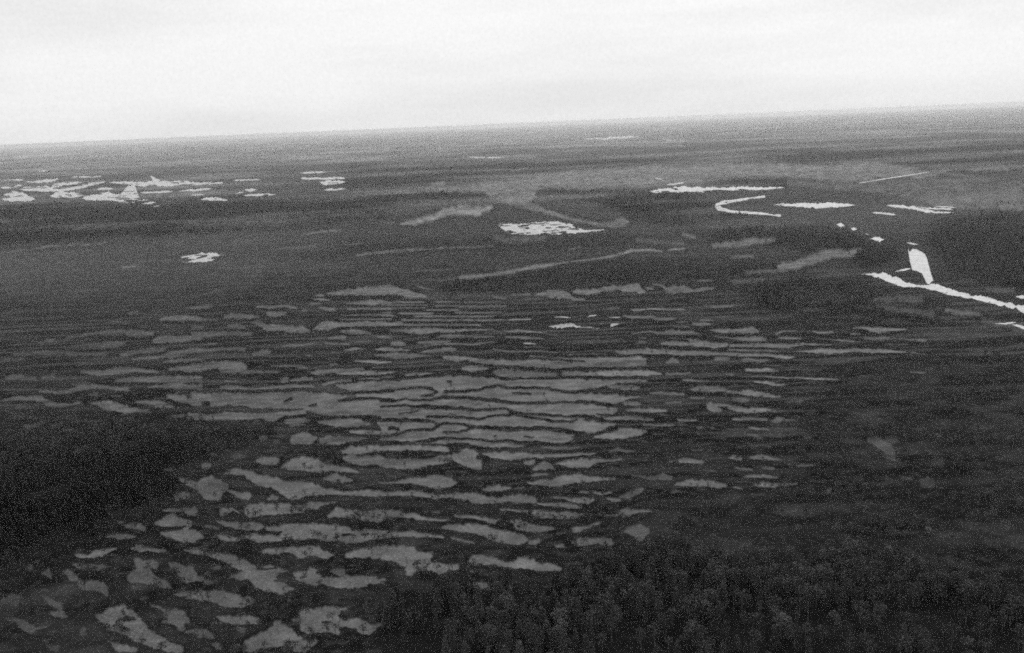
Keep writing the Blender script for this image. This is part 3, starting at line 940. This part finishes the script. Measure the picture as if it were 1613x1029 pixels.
def cover(x, y):
    """land cover at world points: pale lawn with painted far haze 0..1.2, tree density 0..1, water 0..1"""
    d = np.hypot(x, y)
    wsc = np.clip(d / 900.0, 0.5, 6)
    ax = x + (fbm(x / 6 / wsc, y / 6 / wsc, 51, 4) - .5) * 5 * wsc
    ay = y + (fbm(x / 6 / wsc, y / 6 / wsc, 61, 4) - .5) * 5 * np.minimum(wsc, .9)
    pix = d / 1568.0                                    # far patches have broad ragged margins
    ay = ay + (fbm(x / pix / 7, y / 90, 63, 4) - .5) * 2 * 2.6 * d * d / 313600 * np.clip((d - 1100) / 900, 0, 1)
    px, py = project(ax, ay)
    s = in_survey(px, py, y)
    # unsurveyed ground: the same ribbed fen and forest, made up
    warp = (fbm(x / 160, y / 160, 71, 3) - .5) * 130
    rib = np.sin((y + warp) / 5.2) * .5 + .5
    fen = np.clip((fbm(x / 420, y / 420, 81, 3) - .42) * 8, 0, 1)
    L2 = np.clip((rib - .45) * 4, 0, 1) * fen * .9
    T2 = np.where(fen > .5, .12, .85)
    L = sample(lawn, px, py) * s + L2 * (1 - s)
    T = sample(forest, px, py) * s + T2 * (1 - s)
    px0, py0 = project(x, y)
    Wt = sample(water, px0, py0) * s
    NL = np.clip(sample(near_lawn, px, py) * 2.6 - .15, 0, 1) * s
    L0 = L
    # patchiness on several scales: low ridges of peat and sedge run across the slope
    streak = fbm(x / 46, y / 15, 91, 4)
    L = L * (.52 + .96 * fbm(x / 9, y / 6, 95, 5))
    # fine low ribs between the surveyed lawns
    rib2 = fbm(x / 80, (y + 12 * fbm(x / 90, y / 90, 96, 2)) / 8, 97, 3)
    fenw = np.clip((d - 430) / 200, 0, 1) * np.clip((1700 - d) / 500, 0, 1) * (1 - np.clip(T * 2.2, 0, 1)) * (1 - .7 * NL)
    L = np.maximum(L, np.clip((rib2 - .50) * 7, 0, 1) * .5 * fenw)
    rib3 = fbm(x / 85, (y + 20 * fbm(x / 90, y / 90, 196, 2)) / 9.5, 197, 2)
    L = L * (1 - .6 * (1 - .6 * NL) * np.clip((rib3 - .58) * 9, 0, 1) * np.clip((d - 480) / 150, 0, 1) * np.clip((1900 - d) / 500, 0, 1))
    L = L + np.clip(streak - .47, 0, 1) * .7 * (1 - NL) * (1 - T * .7) * np.clip(1 - L * 3, 0, 1)
    opening = np.clip((fbm(x / 26, y / 20, 211, 4) - .52) * 5, 0, 1) * np.clip((T - .18) * 6, 0, 1) * np.clip((.8 - T) * 5, 0, 1)
    L = np.maximum(L, opening * (.12 + .22 * fbm(x / 5, y / 5, 215, 3)) * (y < 1500))
    L = np.maximum(L, np.clip((fbm(x / 4.5, y / 3.5, 217, 4) - .47) * 3.2, 0, 1) * .30 * np.clip((1200 - d) / 400, 0, 1) * (1 - T))
    wide = fbm(x / 520, y / 300, 99, 5)
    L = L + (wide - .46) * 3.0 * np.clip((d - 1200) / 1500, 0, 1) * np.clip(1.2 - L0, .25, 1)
    L = L + .95 * (1 - .6 * np.clip(T, 0, 1)) * np.clip((d - 3300) / 5000, 0, 1)  # distant land paled: haze put into the ground colour
    T = T * (1 - .5 * np.clip((d - 5000) / 3000, 0, 1))
    T = T * np.clip(1 - (wide - .44) * 5 * np.clip((d - 2500) / 1500, 0, 1) * np.clip((.75 - T) * 4, 0, 1), .1, 1.4)
    L = np.maximum(L, 0)
    L = np.where(d > 1500, np.maximum(L, L0 * (.72 + .9 * (fbm(x / pix / 9, y / 70, 65, 4) - .2))), L)
    L = L * (1 + (fbm(x / pix / 9, y / 70, 65, 4) - .5) * 1.5 * np.clip((d - 1300) / 900, 0, 1) * .6)
    L = L + FAR_HEATH_HAZE * (1 - .8 * np.clip(T * 1.1, 0, 1)) * (1 - .55 * NL) * np.clip((d - 800) / 1100, 0, 1) * np.clip(1 - L * 2, 0, 1)  # heath pales with distance, part of the haze painted into its tone
    return L, T, Wt

# ================================================================ materials
def mat(name):
    m_ = bpy.data.materials.new(name)
    m_.use_nodes = True
    n = m_.node_tree
    b = n.nodes['Principled BSDF']
    return m_, n, b

def math_node(n, op, a=None, b=None):
    q = n.nodes.new('ShaderNodeMath'); q.operation = op
    for i, v in enumerate((a, b)):
        if v is None: continue
        if isinstance(v, (int, float)): q.inputs[i].default_value = v
        else: n.links.new(v, q.inputs[i])
    return q.outputs[0]

def noise_node(n, vec, scale, detail=6, rough=.65):
    q = n.nodes.new('ShaderNodeTexNoise')
    q.inputs['Scale'].default_value = scale
    q.inputs['Detail'].default_value = detail
    q.inputs['Roughness'].default_value = rough
    n.links.new(vec, q.inputs['Vector'])
    return q.outputs['Fac']

# ground: dark peat / heath <-> pale sedge lawn, by the cover map, its painted far haze included
M_GROUND, n, b = mat('mire_ground')
at = n.nodes.new('ShaderNodeAttribute'); at.attribute_name = 'lawn'
geo = n.nodes.new('ShaderNodeTexCoord')
n1 = noise_node(n, geo.outputs['Object'], .7, 8, .78)
n2 = noise_node(n, geo.outputs['Object'], .05, 5, .6)
n3 = noise_node(n, geo.outputs['Object'], .011, 4, .6)
mixn = math_node(n, 'ADD', math_node(n, 'MULTIPLY', n1, 3.0), math_node(n, 'MULTIPLY', n2, 1.2))
mixn = math_node(n, 'ADD', mixn, math_node(n, 'MULTIPLY', n3, .5))      # mean about 1.6
mixn = math_node(n, 'SUBTRACT', mixn, 1.35)                              # about 1 +- .5
mixn = math_node(n, 'MAXIMUM', mixn, .25)
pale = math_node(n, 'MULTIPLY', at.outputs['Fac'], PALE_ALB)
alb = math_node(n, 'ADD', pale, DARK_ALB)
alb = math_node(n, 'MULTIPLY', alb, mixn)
cmb = n.nodes.new('ShaderNodeCombineColor')
for i in range(3): n.links.new(alb, cmb.inputs[i])
n.links.new(cmb.outputs[0], b.inputs['Base Color'])
b.inputs['Roughness'].default_value = .9
b.inputs['Specular IOR Level'].default_value = .0
bp = n.nodes.new('ShaderNodeBump'); bp.inputs['Strength'].default_value = .6; bp.inputs['Distance'].default_value = .4
n.links.new(n1, bp.inputs['Height']); n.links.new(bp.outputs[0], b.inputs['Normal'])

# wind-roughened water; the bright sky's reflection is painted into its base colour
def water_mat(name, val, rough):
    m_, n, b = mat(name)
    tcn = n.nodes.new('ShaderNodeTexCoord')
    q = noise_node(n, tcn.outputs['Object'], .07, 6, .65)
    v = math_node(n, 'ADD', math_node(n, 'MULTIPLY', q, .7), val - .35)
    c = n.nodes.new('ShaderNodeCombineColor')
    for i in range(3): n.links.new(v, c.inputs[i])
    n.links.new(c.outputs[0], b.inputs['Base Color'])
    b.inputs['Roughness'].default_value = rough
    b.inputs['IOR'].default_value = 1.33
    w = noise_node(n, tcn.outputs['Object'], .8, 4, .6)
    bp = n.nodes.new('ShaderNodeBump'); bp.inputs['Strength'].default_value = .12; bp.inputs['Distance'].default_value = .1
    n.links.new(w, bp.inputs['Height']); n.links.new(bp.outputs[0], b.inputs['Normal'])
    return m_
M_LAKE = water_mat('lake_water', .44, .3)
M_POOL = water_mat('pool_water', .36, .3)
M_DIM = water_mat('dim_water', .24, .35)  # fainter painted sky reflection, a darker base colour
M_ROAD, n, b = mat('gravel_road')
tcn = n.nodes.new('ShaderNodeTexCoord')
v = math_node(n, 'ADD', math_node(n, 'MULTIPLY', noise_node(n, tcn.outputs['Object'], .4), .15), .42)
c = n.nodes.new('ShaderNodeCombineColor')
for i in range(3): n.links.new(v, c.inputs[i])
n.links.new(c.outputs[0], b.inputs['Base Color']); b.inputs['Roughness'].default_value = .95

def foliage_mat(name):
    # each tree carries its own foliage tone
    m_, n, b = mat(name)
    oi = n.nodes.new('ShaderNodeAttribute'); oi.attribute_type = 'INSTANCER'; oi.attribute_name = 'tone'
    tcn = n.nodes.new('ShaderNodeTexCoord')
    q = noise_node(n, tcn.outputs['Object'], 2.2, 3, .6)
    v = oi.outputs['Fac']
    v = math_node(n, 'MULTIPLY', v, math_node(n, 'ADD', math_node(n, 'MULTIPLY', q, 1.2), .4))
    c = n.nodes.new('ShaderNodeCombineColor')
    for i in range(3): n.links.new(v, c.inputs[i])
    n.links.new(c.outputs[0], b.inputs['Base Color'])
    b.inputs['Roughness'].default_value = .8
    b.inputs['Specular IOR Level'].default_value = .1
    return m_
M_SPRUCE = foliage_mat('spruce_needles')
M_PINE = foliage_mat('pine_needles')
M_BIRCH = foliage_mat('bare_birch_twigs')
M_BARK, n, b = mat('bark')
tcn = n.nodes.new('ShaderNodeTexCoord')
v = math_node(n, 'ADD', math_node(n, 'MULTIPLY', noise_node(n, tcn.outputs['Object'], 6), .06), .05)
c = n.nodes.new('ShaderNodeCombineColor')
for i in range(3): n.links.new(v, c.inputs[i])
n.links.new(c.outputs[0], b.inputs['Base Color']); b.inputs['Roughness'].default_value = .9

# ================================================================ ground: one sheet to the horizon
def make_mesh(name, verts, faces, mats, matidx=None):
    me = bpy.data.meshes.new(name)
    me.from_pydata(verts, [], faces)
    for q in mats: me.materials.append(q)
    if matidx is not None:
        me.polygons.foreach_set('material_index', matidx)
    me.update()
    return me

az = np.concatenate([np.arange(-180, -60, 4.0), np.arange(-60, -34, 0.5), np.arange(-34, 34, 0.055),
                     np.arange(34, 60, 0.5), np.arange(60, 180, 4.0)])
dep = np.concatenate([[80, 70, 60, 52, 46, 41, 37], np.arange(34, 15, -.045), np.arange(15, 4, -.024), np.arange(4, 1.5, -.03),
                      np.arange(1.5, .19, -.03)])
rad = H_CAM / np.tan(np.radians(dep))
NA, NR = len(az), len(rad)
A_, R_ = np.meshgrid(np.radians(az), rad)
GX = (R_ * np.sin(A_)).ravel(); GY = (R_ * np.cos(A_)).ravel()
L_, T_, Wm_ = cover(GX, GY)
def relief(x, y, L, Wt):
    d = np.hypot(x, y)
    near = np.clip(1 - d / 2500, 0, 1)
    z = (.45 * (1 - np.clip(L, 0, 1)) + .35 * (fbm(x / 5, y / 5, 101, 3) - .5)) * near
    z = z * (1 - np.clip(Wt * 1.5, 0, 1))
    # peat islets break the surface of the pools and the river
    k = np.where(d > 2500, 40.0, 13.0)
    isl = fbm(x / k, y / k * .7, 141, 3) - np.where(x > .28 * y, .3, 0) - np.where(d > 2500, .04, .01)
    z = z + 50 * (fbm(x / 5200, y / 5200, 171, 3) - .35) * np.clip((d - 14000) / 16000, 0, 1)
    return z + np.where(Wt > .2, np.clip((isl - ISLET) * 30, 0, 1) * .9, 0)
GZ = relief(GX, GY, L_, Wm_)
verts = np.zeros((NA * NR + 1, 3), np.float32)
verts[:-1, 0] = GX; verts[:-1, 1] = GY; verts[:-1, 2] = GZ
me = bpy.data.meshes.new('ground')
i0 = (np.arange(NR - 1)[:, None] * NA + np.arange(NA)[None, :])
i1 = (np.arange(NR - 1)[:, None] * NA + (np.arange(NA)[None, :] + 1) % NA)
quads = np.stack([i0, i1, i1 + NA, i0 + NA], -1).reshape(-1, 4)[:, ::-1]
tris = np.stack([np.full(NA, NA * NR), (np.arange(NA) + 1) % NA, np.arange(NA)], -1)[:, ::1]
loops = np.concatenate([quads.ravel(), tris.ravel()]).astype(np.int32)
starts = np.concatenate([np.arange(len(quads)) * 4, len(quads) * 4 + np.arange(NA) * 3]).astype(np.int32)
me.vertices.add(len(verts)); me.vertices.foreach_set('co', verts.ravel())
me.loops.add(len(loops)); me.loops.foreach_set('vertex_index', loops)
me.polygons.add(len(starts)); me.polygons.foreach_set('loop_start', starts)
me.update(calc_edges=True)
me.materials.append(M_GROUND)
att = me.attributes.new('lawn', 'FLOAT', 'POINT')
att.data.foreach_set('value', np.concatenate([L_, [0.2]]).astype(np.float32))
me.shade_smooth()
C = sc.collection
ground = bpy.data.objects.new('ground', me)
C.objects.link(ground)
ground['kind'] = 'structure'

# ================================================================ lakes, bog pools, river, road
def strip_mesh_data(a, z, seed, step=2.0, fat=.9):
    """a: rows (x, top, bottom) in survey pixels -> ground-plane ribbon with a ragged shore"""
    step = 1.0
    n_ = max(8, int((a[-1, 0] - a[0, 0]) / step))
    xs = np.linspace(a[0, 0], a[-1, 0], n_)
    yt = np.interp(xs, a[:, 0], a[:, 1]); yb = np.interp(xs, a[:, 0], a[:, 2])
    th = yb - yt; mid = (yt + yb) / 2
    e = fat * np.clip(np.minimum(xs - xs[0], xs[-1] - xs) / 7.0, 0.08, 1) ** .6
    amp = np.minimum(th * .42, 2.2)
    yt = mid - th / 2 * e + (vnoise(xs / 2.2, xs * 0 + seed, 7) - .5) * amp + (vnoise(xs / 9, xs * 0 + seed, 8) - .5) * amp
    yb = mid + th / 2 * e + (vnoise(xs / 2.2, xs * 0 + seed + .5, 9) - .5) * amp + (vnoise(xs / 9, xs * 0 + seed, 10) - .5) * amp
    yb = np.maximum(yb, yt + .4)
    X1, Y1 = ground_at(xs, yt, z); X2, Y2 = ground_at(xs, yb, z)
    vs = [(x, y, z) for x, y in zip(X1, Y1)] + [(x, y, z) for x, y in zip(X2, Y2)]
    fs = [(i, n_ + i, n_ + i + 1, i + 1) for i in range(n_ - 1)]
    return vs, fs

# shores: the sheets sit a few centimetres above the ground; overlapping ones at different levels
river_v, river_f = [], []
pool_count = 0
for i, (nm, win, s) in enumerate(WATER):
    a, _ = parse(s)
    b_ = to_px(a, win)
    far = b_[:, 1].min() < 470
    z = .12 + .03 * (i % 12)
    vs, fs = strip_mesh_data(b_, z, i, 2.0, 1.08 if win == 'P' else .9)
    if nm.startswith('river'):
        o_ = len(river_v)
        river_v += vs; river_f += [tuple(q + o_ for q in f) for f in fs]
        continue
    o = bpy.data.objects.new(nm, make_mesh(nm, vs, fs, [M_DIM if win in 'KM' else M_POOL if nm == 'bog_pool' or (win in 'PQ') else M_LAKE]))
    o['kind'] = 'structure'
    C.objects.link(o)

def path_data(a, win, z, step=3.0):
    ox, oy, k = WIN[win]
    P = a / k; P[:, 0] += ox; P[:, 1] += oy
    seg = np.concatenate([[0], np.cumsum(np.hypot(np.diff(P[:, 0]), np.diff(P[:, 1])))])
    n_ = int(seg[-1] / step) + 2
    t = np.linspace(0, seg[-1], n_)
    x = np.interp(t, seg, P[:, 0]); y = np.interp(t, seg, P[:, 1]); w = np.interp(t, seg, P[:, 2])
    w = w * (.75 + .5 * vnoise(t / 3, t * 0, 12))
    tx = np.gradient(x); ty = np.gradient(y); l = np.hypot(tx, ty); nx, ny = -ty / l, tx / l
    X1, Y1 = ground_at(x + nx * w, y + ny * w, z); X2, Y2 = ground_at(x - nx * w, y - ny * w, z)
    vs = [(p, q, z) for p, q in zip(X1, Y1)] + [(p, q, z) for p, q in zip(X2, Y2)]
    return vs, [(i, n_ + i, n_ + i + 1, i + 1) for i in range(n_ - 1)]
a, _ = parse(OXBOW)
vs, fs = path_data(a, 'S', .5)
o_ = len(river_v); river_v += vs; river_f += [tuple(q + o_ for q in f) for f in fs]
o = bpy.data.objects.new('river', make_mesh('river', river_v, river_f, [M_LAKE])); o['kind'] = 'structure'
C.objects.link(o)
a, _ = parse(ROAD)
vs, fs = path_data(a, 'S', .6)
o = bpy.data.objects.new('road', make_mesh('road', vs, fs, [M_ROAD])); o['kind'] = 'structure'
C.objects.link(o)

# ================================================================ trees
def crown_mesh(name, kind, seed, fine):
    """leaf-sized faces spread through the volume of a crown; unit height 1"""
    r = np.random.default_rng(seed)
    V, Fc = [], []
    def tuft(c, out_dir, size, droop):
        # three crossed little blades
        for _ in range(2):
            d = Vector(out_dir) + Vector(r.normal(0, .35, 3)); d.z += droop; d.normalize()
            s = Vector(r.normal(0, 1, 3)).cross(d)
            if s.length < 1e-3: continue
            s.normalize(); s = s * size * .5; e = d * size
            p = Vector(c); k = len(V)
            V.extend([tuple(p - s * .6), tuple(p + s * .6), tuple(p + e + s * .35), tuple(p + e * 1.15 - s * .2)])
            Fc.append((k, k + 1, k + 2, k + 3))
    if kind == 'spruce':
        nl = 15 if fine else 8
        for i in range(nl):
            z = .10 + .86 * (i / nl) ** .92
            R = .17 * (1 - (z - .1) / .92) ** .85 + .006
            nb = max(3, int((9 if fine else 5) * (R / .17) + 3))
            for j in range(nb):
                a = 2 * math.pi * (j + r.random()) / nb
                Rb = R * r.uniform(.7, 1.15)
                dirv = (math.cos(a), math.sin(a), -.25)
                for t in ((.35, .65, .95) if fine else (.5, .9)):
                    c = (dirv[0] * Rb * t, dirv[1] * Rb * t, z - .3 * Rb * t + r.normal(0, .006))
                    tuft(c, dirv, .055 if fine else .085, -.1)
        for _ in range(4): tuft((0, 0, .93), (0, 0, 1), .06, .5)
    elif kind == 'pine':
        nc = 16 if fine else 9
        for i in range(nc):
            z = r.uniform(.42, .93)
            R = .22 * math.sin(math.pi * min(1, max(.08, (1.02 - z) / .72))) ** .6
            a = r.uniform(0, 2 * math.pi)
            q = R * r.uniform(.35, 1.0)
            cx, cy = q * math.cos(a), q * math.sin(a)
            cr = r.uniform(.065, .11)
            for _ in range(20 if fine else 9):
                d = Vector(r.normal(0, 1, 3)); d.z = abs(d.z) * .8 - .15; d.normalize()
                c = (cx + d.x * cr, cy + d.y * cr, z + d.z * cr * .7)
                tuft(c, d, .042 if fine else .07, .15)
    else:                                   # bare birch: a loose veil of twigs
        for i in range(70 if fine else 30):
            z = r.uniform(.32, .98)
            R = .2 * math.sin(math.pi * min(1, max(.05, (1.03 - z) / .75))) ** .7
            a = r.uniform(0, 2 * math.pi); q = R * r.uniform(.2, 1)
            tuft((q * math.cos(a), q * math.sin(a), z), (math.cos(a) * .5, math.sin(a) * .5, 1), .045 if fine else .075, .4)
    return V, Fc

def trunk_mesh(kind, seed):
    r = np.random.default_rng(seed + 50)
    V, Fc = [], []
    top = .97 if kind == 'spruce' else .88
    rr = .016 if kind != 'birch' else .011
    n_ = 6
    lev = 5
    lean = r.normal(0, .012, 2)
    for k in range(lev):
        t = k / (lev - 1); z = -.03 + (top + .03) * t
        q = rr * (1 - t) ** .8 + .002
        if k == 0: q *= 1.35
        for j in range(n_):
            a = 2 * math.pi * j / n_
            V.append((q * math.cos(a) + lean[0] * t * t, q * math.sin(a) + lean[1] * t * t, z))
    for k in range(lev - 1):
        for j in range(n_):
            Fc.append((k * n_ + j, k * n_ + (j + 1) % n_, (k + 1) * n_ + (j + 1) % n_, (k + 1) * n_ + j))
    # limbs
    for i in range(8):
        z = r.uniform(.25 if kind == 'spruce' else .42, .8)
        a = r.uniform(0, 2 * math.pi); L = (.13 * (1.05 - z) + .04) if kind == 'spruce' else r.uniform(.09, .17)
        up = -.02 if kind == 'spruce' else r.uniform(.02, .09)
        k = len(V); w = rr * .28
        dx, dy = math.cos(a), math.sin(a)
        V += [(-dy * w, dx * w, z), (dy * w, -dx * w, z), (0, 0, z + w * 2.2), (dx * L, dy * L, z + up)]
        Fc += [(k, k + 1, k + 3), (k + 1, k + 2, k + 3), (k + 2, k, k + 3)]
    return V, Fc

KINDS = [('spruce', M_SPRUCE), ('pine', M_PINE), ('birch', M_BIRCH)]
variants = []          # coarse trees for the far forest, crown and trunk in one mesh
vcol = bpy.data.collections.new('tree_kinds')
for kind, mt in KINDS:
    for s in range(3):
        V, Fc = crown_mesh(kind, kind, s * 11 + len(kind), False)
        V2, F2 = trunk_mesh(kind, s)
        k = len(V)
        mi = [0] * len(Fc) + [1] * len(F2)
        mesh = make_mesh('tree_%s' % kind, V + V2, Fc + [tuple(q + k for q in f) for f in F2], [mt, M_BARK], mi)
        ob = bpy.data.objects.new('%02d_%s' % (len(variants), kind), mesh)
        vcol.objects.link(ob)
        variants.append(ob)

# candidate tree sites: rings whose spacing grows slowly with distance
sites = []
def add_sites(d0, d1, spacing, halfang):
    area = math.radians(2 * halfang) / 2 * (d1 * d1 - d0 * d0)
    n_ = int(area / spacing ** 2)
    d = np.sqrt(rng.uniform(d0 * d0, d1 * d1, n_)); a = rng.uniform(-math.radians(halfang), math.radians(halfang), n_)
    sites.append(np.stack([d * np.sin(a), d * np.cos(a), np.full(n_, spacing)], 1))
for d0, d1, sp, ha in TREE_RINGS:
    add_sites(d0, d1, sp, ha)
S = np.concatenate(sites)
L_s, T_s, W_s = cover(S[:, 0], S[:, 1])
dist = np.hypot(S[:, 0], S[:, 1])
clump = fbm(S[:, 0] / 30 / np.clip(dist / 900, 1, 8), S[:, 1] / 30 / np.clip(dist / 900, 1, 8), 121, 3)
prob = T_s * np.clip((clump - .28) * 4.2, .15, 1.6)
# small trees stand on the strings, few on the open lawns
prob = np.where(fbm(S[:, 0] / 26, S[:, 1] / 20, 211, 4) > .60, prob * .3, prob)
prob = np.where(L_s > .35, prob * .10 * (T_s < .9), prob)
prob = np.where((L_s > .2) & (L_s <= .35), prob * .6, prob)
prob = np.where(W_s > .25, 0, prob)
keep = rng.random(len(S)) < prob
S = S[keep]; T_s = T_s[keep]; L_s = L_s[keep]; dist = dist[keep]; clump = clump[keep]
N = len(S)
u = rng.random(N)
hgt = np.where(T_s > .5, rng.uniform(6.5, 12.0, N) * np.clip(T_s * 1.3, .6, 1), rng.uniform(1.6, 5.0, N) + T_s * 5)
hgt = hgt * (.8 + .4 * clump) * np.where(dist > 900, .72, 1.0)
kindnoise = fbm(S[:, 0] / 120, S[:, 1] / 120, 131, 3)
kd = np.where(u < .12, 2, np.where(rng.random(N) < np.clip((kindnoise - .34) * 4, .25, .95), 1, 0))
kd = np.where((T_s < .45) & (u >= .08), 1, kd)
left = (S[:, 0] < -.15 * S[:, 1]) & (dist < 640)
kd = np.where(left & (T_s > .8) & (u > .04), 0, kd)      # dense spruce stand on the left
wid = rng.uniform(.85, 1.3, N) * np.where(hgt < 5, 1.35, 1.0)
rot = rng.uniform(0, 2 * math.pi, N)
tone = TONE_NEAR + (TONE_FAR - TONE_NEAR) * np.clip((dist - 500) / 900, 0, 1)
lf = np.clip((-.12 * S[:, 1] - S[:, 0]) / 60, 0, 1) * np.clip((720 - dist) / 120, 0, 1) * np.clip((T_s - .2) / .6, 0, 1)
tone = tone * (1 - lf) + TONE_LEFT * lf
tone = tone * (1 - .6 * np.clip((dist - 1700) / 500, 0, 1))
tone = tone * np.where(kd == 1, 1.1, np.where(kd == 2, 1.4, .8)) * np.exp(rng.normal(0, .32, N)) * (.6 + .8 * fbm(S[:, 0] / 70, S[:, 1] / 70, 151, 3))
zz = relief(S[:, 0], S[:, 1], L_s, L_s * 0)

# the 300 that show largest are trees of their own
px, py = project(S[:, 0], S[:, 1])
pxt, pyt = project(S[:, 0], S[:, 1], hgt)
size = np.hypot(px - pxt, py - pyt)
vis = (px > 4) & (px < 1609) & (pyt > 0) & (pyt < 1012) & (py > 0)
order = np.argsort(-np.where(vis, size, -1))[:300]
solo = np.zeros(N, bool); solo[order] = True

fine = {}
for kind, mt in KINDS:
    for s in range(3):
        V, Fc = crown_mesh(kind, kind, s * 7 + 3, True)
        V2, F2 = trunk_mesh(kind, s + 5)
        fine[(kind, s)] = (make_mesh('crown', V, Fc, [mt]), make_mesh('trunk', V2, F2, [M_BARK]))
KIND_WORD = {'spruce': 'narrow dark spruce', 'pine': 'round topped pine', 'birch': 'leafless pale birch'}
CAT = {'spruce': 'spruce', 'pine': 'pine', 'birch': 'birch'}
def place_words(x, y, L, T):
    col = ('at the far left', 'left of the middle', 'just right of the middle', 'towards the right', 'at the far right')[int(min(4, max(0, x / 323)))]
    if y > 985: row = 'on the bottom edge'
    elif y > 940: row = 'just above the bottom edge'
    elif y > 880: row = 'well above the bottom edge'
    elif y > 800: row = 'behind the nearest trees'
    else: row = 'in the middle distance'
    return row + ' ' + col
for q, i in enumerate(order):
    kind = KINDS[kd[i]][0]
    v = int(rng.integers(0, 3))
    cm, tm = fine[(kind, v)]
    o = bpy.data.objects.new('%s_tree' % kind, None)
    o.empty_display_size = .5
    C.objects.link(o)
    h = float(hgt[i])
    o.location = (float(S[i, 0]), float(S[i, 1]), float(zz[i]) - .1)
    o.rotation_euler = (0, 0, float(rot[i]))
    o.scale = (h * float(wid[i]), h * float(wid[i]), h)
    for nm, me_ in (('crown', cm), ('trunk', tm)):
        c_ = bpy.data.objects.new(nm, me_); c_.parent = o; C.objects.link(c_)
        c_['tone'] = float(tone[i])
    size_w = 'tall' if h > 8.6 else ('middling' if h > 6.3 else 'low')
    pw = place_words(float(px[i]), float(py[i]), L_s[i], T_s[i])
    o['label'] = '%s %s %s' % (size_w, KIND_WORD[kind], pw)
    o['category'] = CAT[kind]
    o['group'] = '%s %s trees %s' % (size_w, kind, pw)

# everything else: point clouds that carry the coarse trees
def forest_object(name, sel, label, cat):
    idx = np.nonzero(sel)[0]
    me_ = bpy.data.meshes.new(name)
    me_.vertices.add(len(idx))
    co = np.stack([S[idx, 0], S[idx, 1], zz[idx] - .1], 1).astype(np.float32)
    me_.vertices.foreach_set('co', co.ravel())
    far = np.clip(dist[idx] / 3500, 1, 4) ** .5         # sparser far trees are a touch broader
    scl = np.stack([hgt[idx] * wid[idx] * far, hgt[idx] * wid[idx] * far, hgt[idx]], 1).astype(np.float32)
    a1 = me_.attributes.new('tree_scale', 'FLOAT_VECTOR', 'POINT'); a1.data.foreach_set('vector', scl.ravel())
    rt = np.zeros((len(idx), 3), np.float32); rt[:, 2] = rot[idx]
    a2 = me_.attributes.new('tree_rot', 'FLOAT_VECTOR', 'POINT'); a2.data.foreach_set('vector', rt.ravel())
    a3 = me_.attributes.new('tree_kind', 'INT', 'POINT')
    a3.data.foreach_set('value', (kd[idx] * 3 + rng.integers(0, 3, len(idx))).astype(np.int32))
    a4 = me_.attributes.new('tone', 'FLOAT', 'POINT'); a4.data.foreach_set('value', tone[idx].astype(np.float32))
    me_.update()
    ob = bpy.data.objects.new(name, me_); C.objects.link(ob)
    g = bpy.data.node_groups.new(name + '_scatter', 'GeometryNodeTree')
    g.interface.new_socket('Geometry', in_out='INPUT', socket_type='NodeSocketGeometry')
    g.interface.new_socket('Geometry', in_out='OUTPUT', socket_type='NodeSocketGeometry')
    gi = g.nodes.new('NodeGroupInput'); go = g.nodes.new('NodeGroupOutput')
    ip = g.nodes.new('GeometryNodeInstanceOnPoints')
    ci = g.nodes.new('GeometryNodeCollectionInfo')
    ci.inputs['Collection'].default_value = vcol
    ci.inputs['Separate Children'].default_value = True
    ci.inputs['Reset Children'].default_value = True
    def named(nm, ty):
        q = g.nodes.new('GeometryNodeInputNamedAttribute'); q.data_type = ty
        q.inputs['Name'].default_value = nm
        return [s for s in q.outputs if s.name == 'Attribute' and s.enabled][0]
    g.links.new(gi.outputs[0], ip.inputs['Points'])
    g.links.new(ci.outputs[0], ip.inputs['Instance'])
    ip.inputs['Pick Instance'].default_value = True
    g.links.new(named('tree_kind', 'INT'), ip.inputs['Instance Index'])
    g.links.new(named('tree_rot', 'FLOAT_VECTOR'), ip.inputs['Rotation'])
    g.links.new(named('tree_scale', 'FLOAT_VECTOR'), ip.inputs['Scale'])
    g.links.new(ip.outputs[0], go.inputs[0])
    md = ob.modifiers.new('scatter', 'NODES'); md.node_group = g
    ob['kind'] = 'stuff'; ob['label'] = label; ob['category'] = cat
    return ob
forest_object('forest', ~solo & (T_s >= .5), 'dark continuous conifer forest spreading from the near corners to the horizon', 'forest')
forest_object('bog_trees', ~solo & (T_s < .5), 'scattered stunted pines on the peat strings and open bog', 'scrub')
print('TREES', N, int(solo.sum()))

# ================================================================ the air
bpy_me = make_mesh('haze', [(sx_ * 62000, sy_ * 62000, z_) for z_ in (-2, 203) for sy_ in (-1, 1) for sx_ in (-1, 1)],
                   [(0, 2, 3, 1), (4, 5, 7, 6), (0, 1, 5, 4), (2, 6, 7, 3), (0, 4, 6, 2), (1, 3, 7, 5)], [])
M_AIR = bpy.data.materials.new('air'); M_AIR.use_nodes = True
n = M_AIR.node_tree; n.nodes.clear()
pv = n.nodes.new('ShaderNodeVolumePrincipled'); mo = n.nodes.new('ShaderNodeOutputMaterial')
pv.inputs['Color'].default_value = (.97, .97, .97, 1)
pv.inputs['Density'].default_value = HAZE_DENSITY
pv.inputs['Anisotropy'].default_value = .7
n.links.new(pv.outputs[0], mo.inputs['Volume'])
bpy_me.materials.append(M_AIR)
hz = bpy.data.objects.new('haze', bpy_me); hz['kind'] = 'stuff'
hz['label'] = 'pale haze that veils the distant forest towards the horizon'
hz['category'] = 'haze'
C.objects.link(hz)
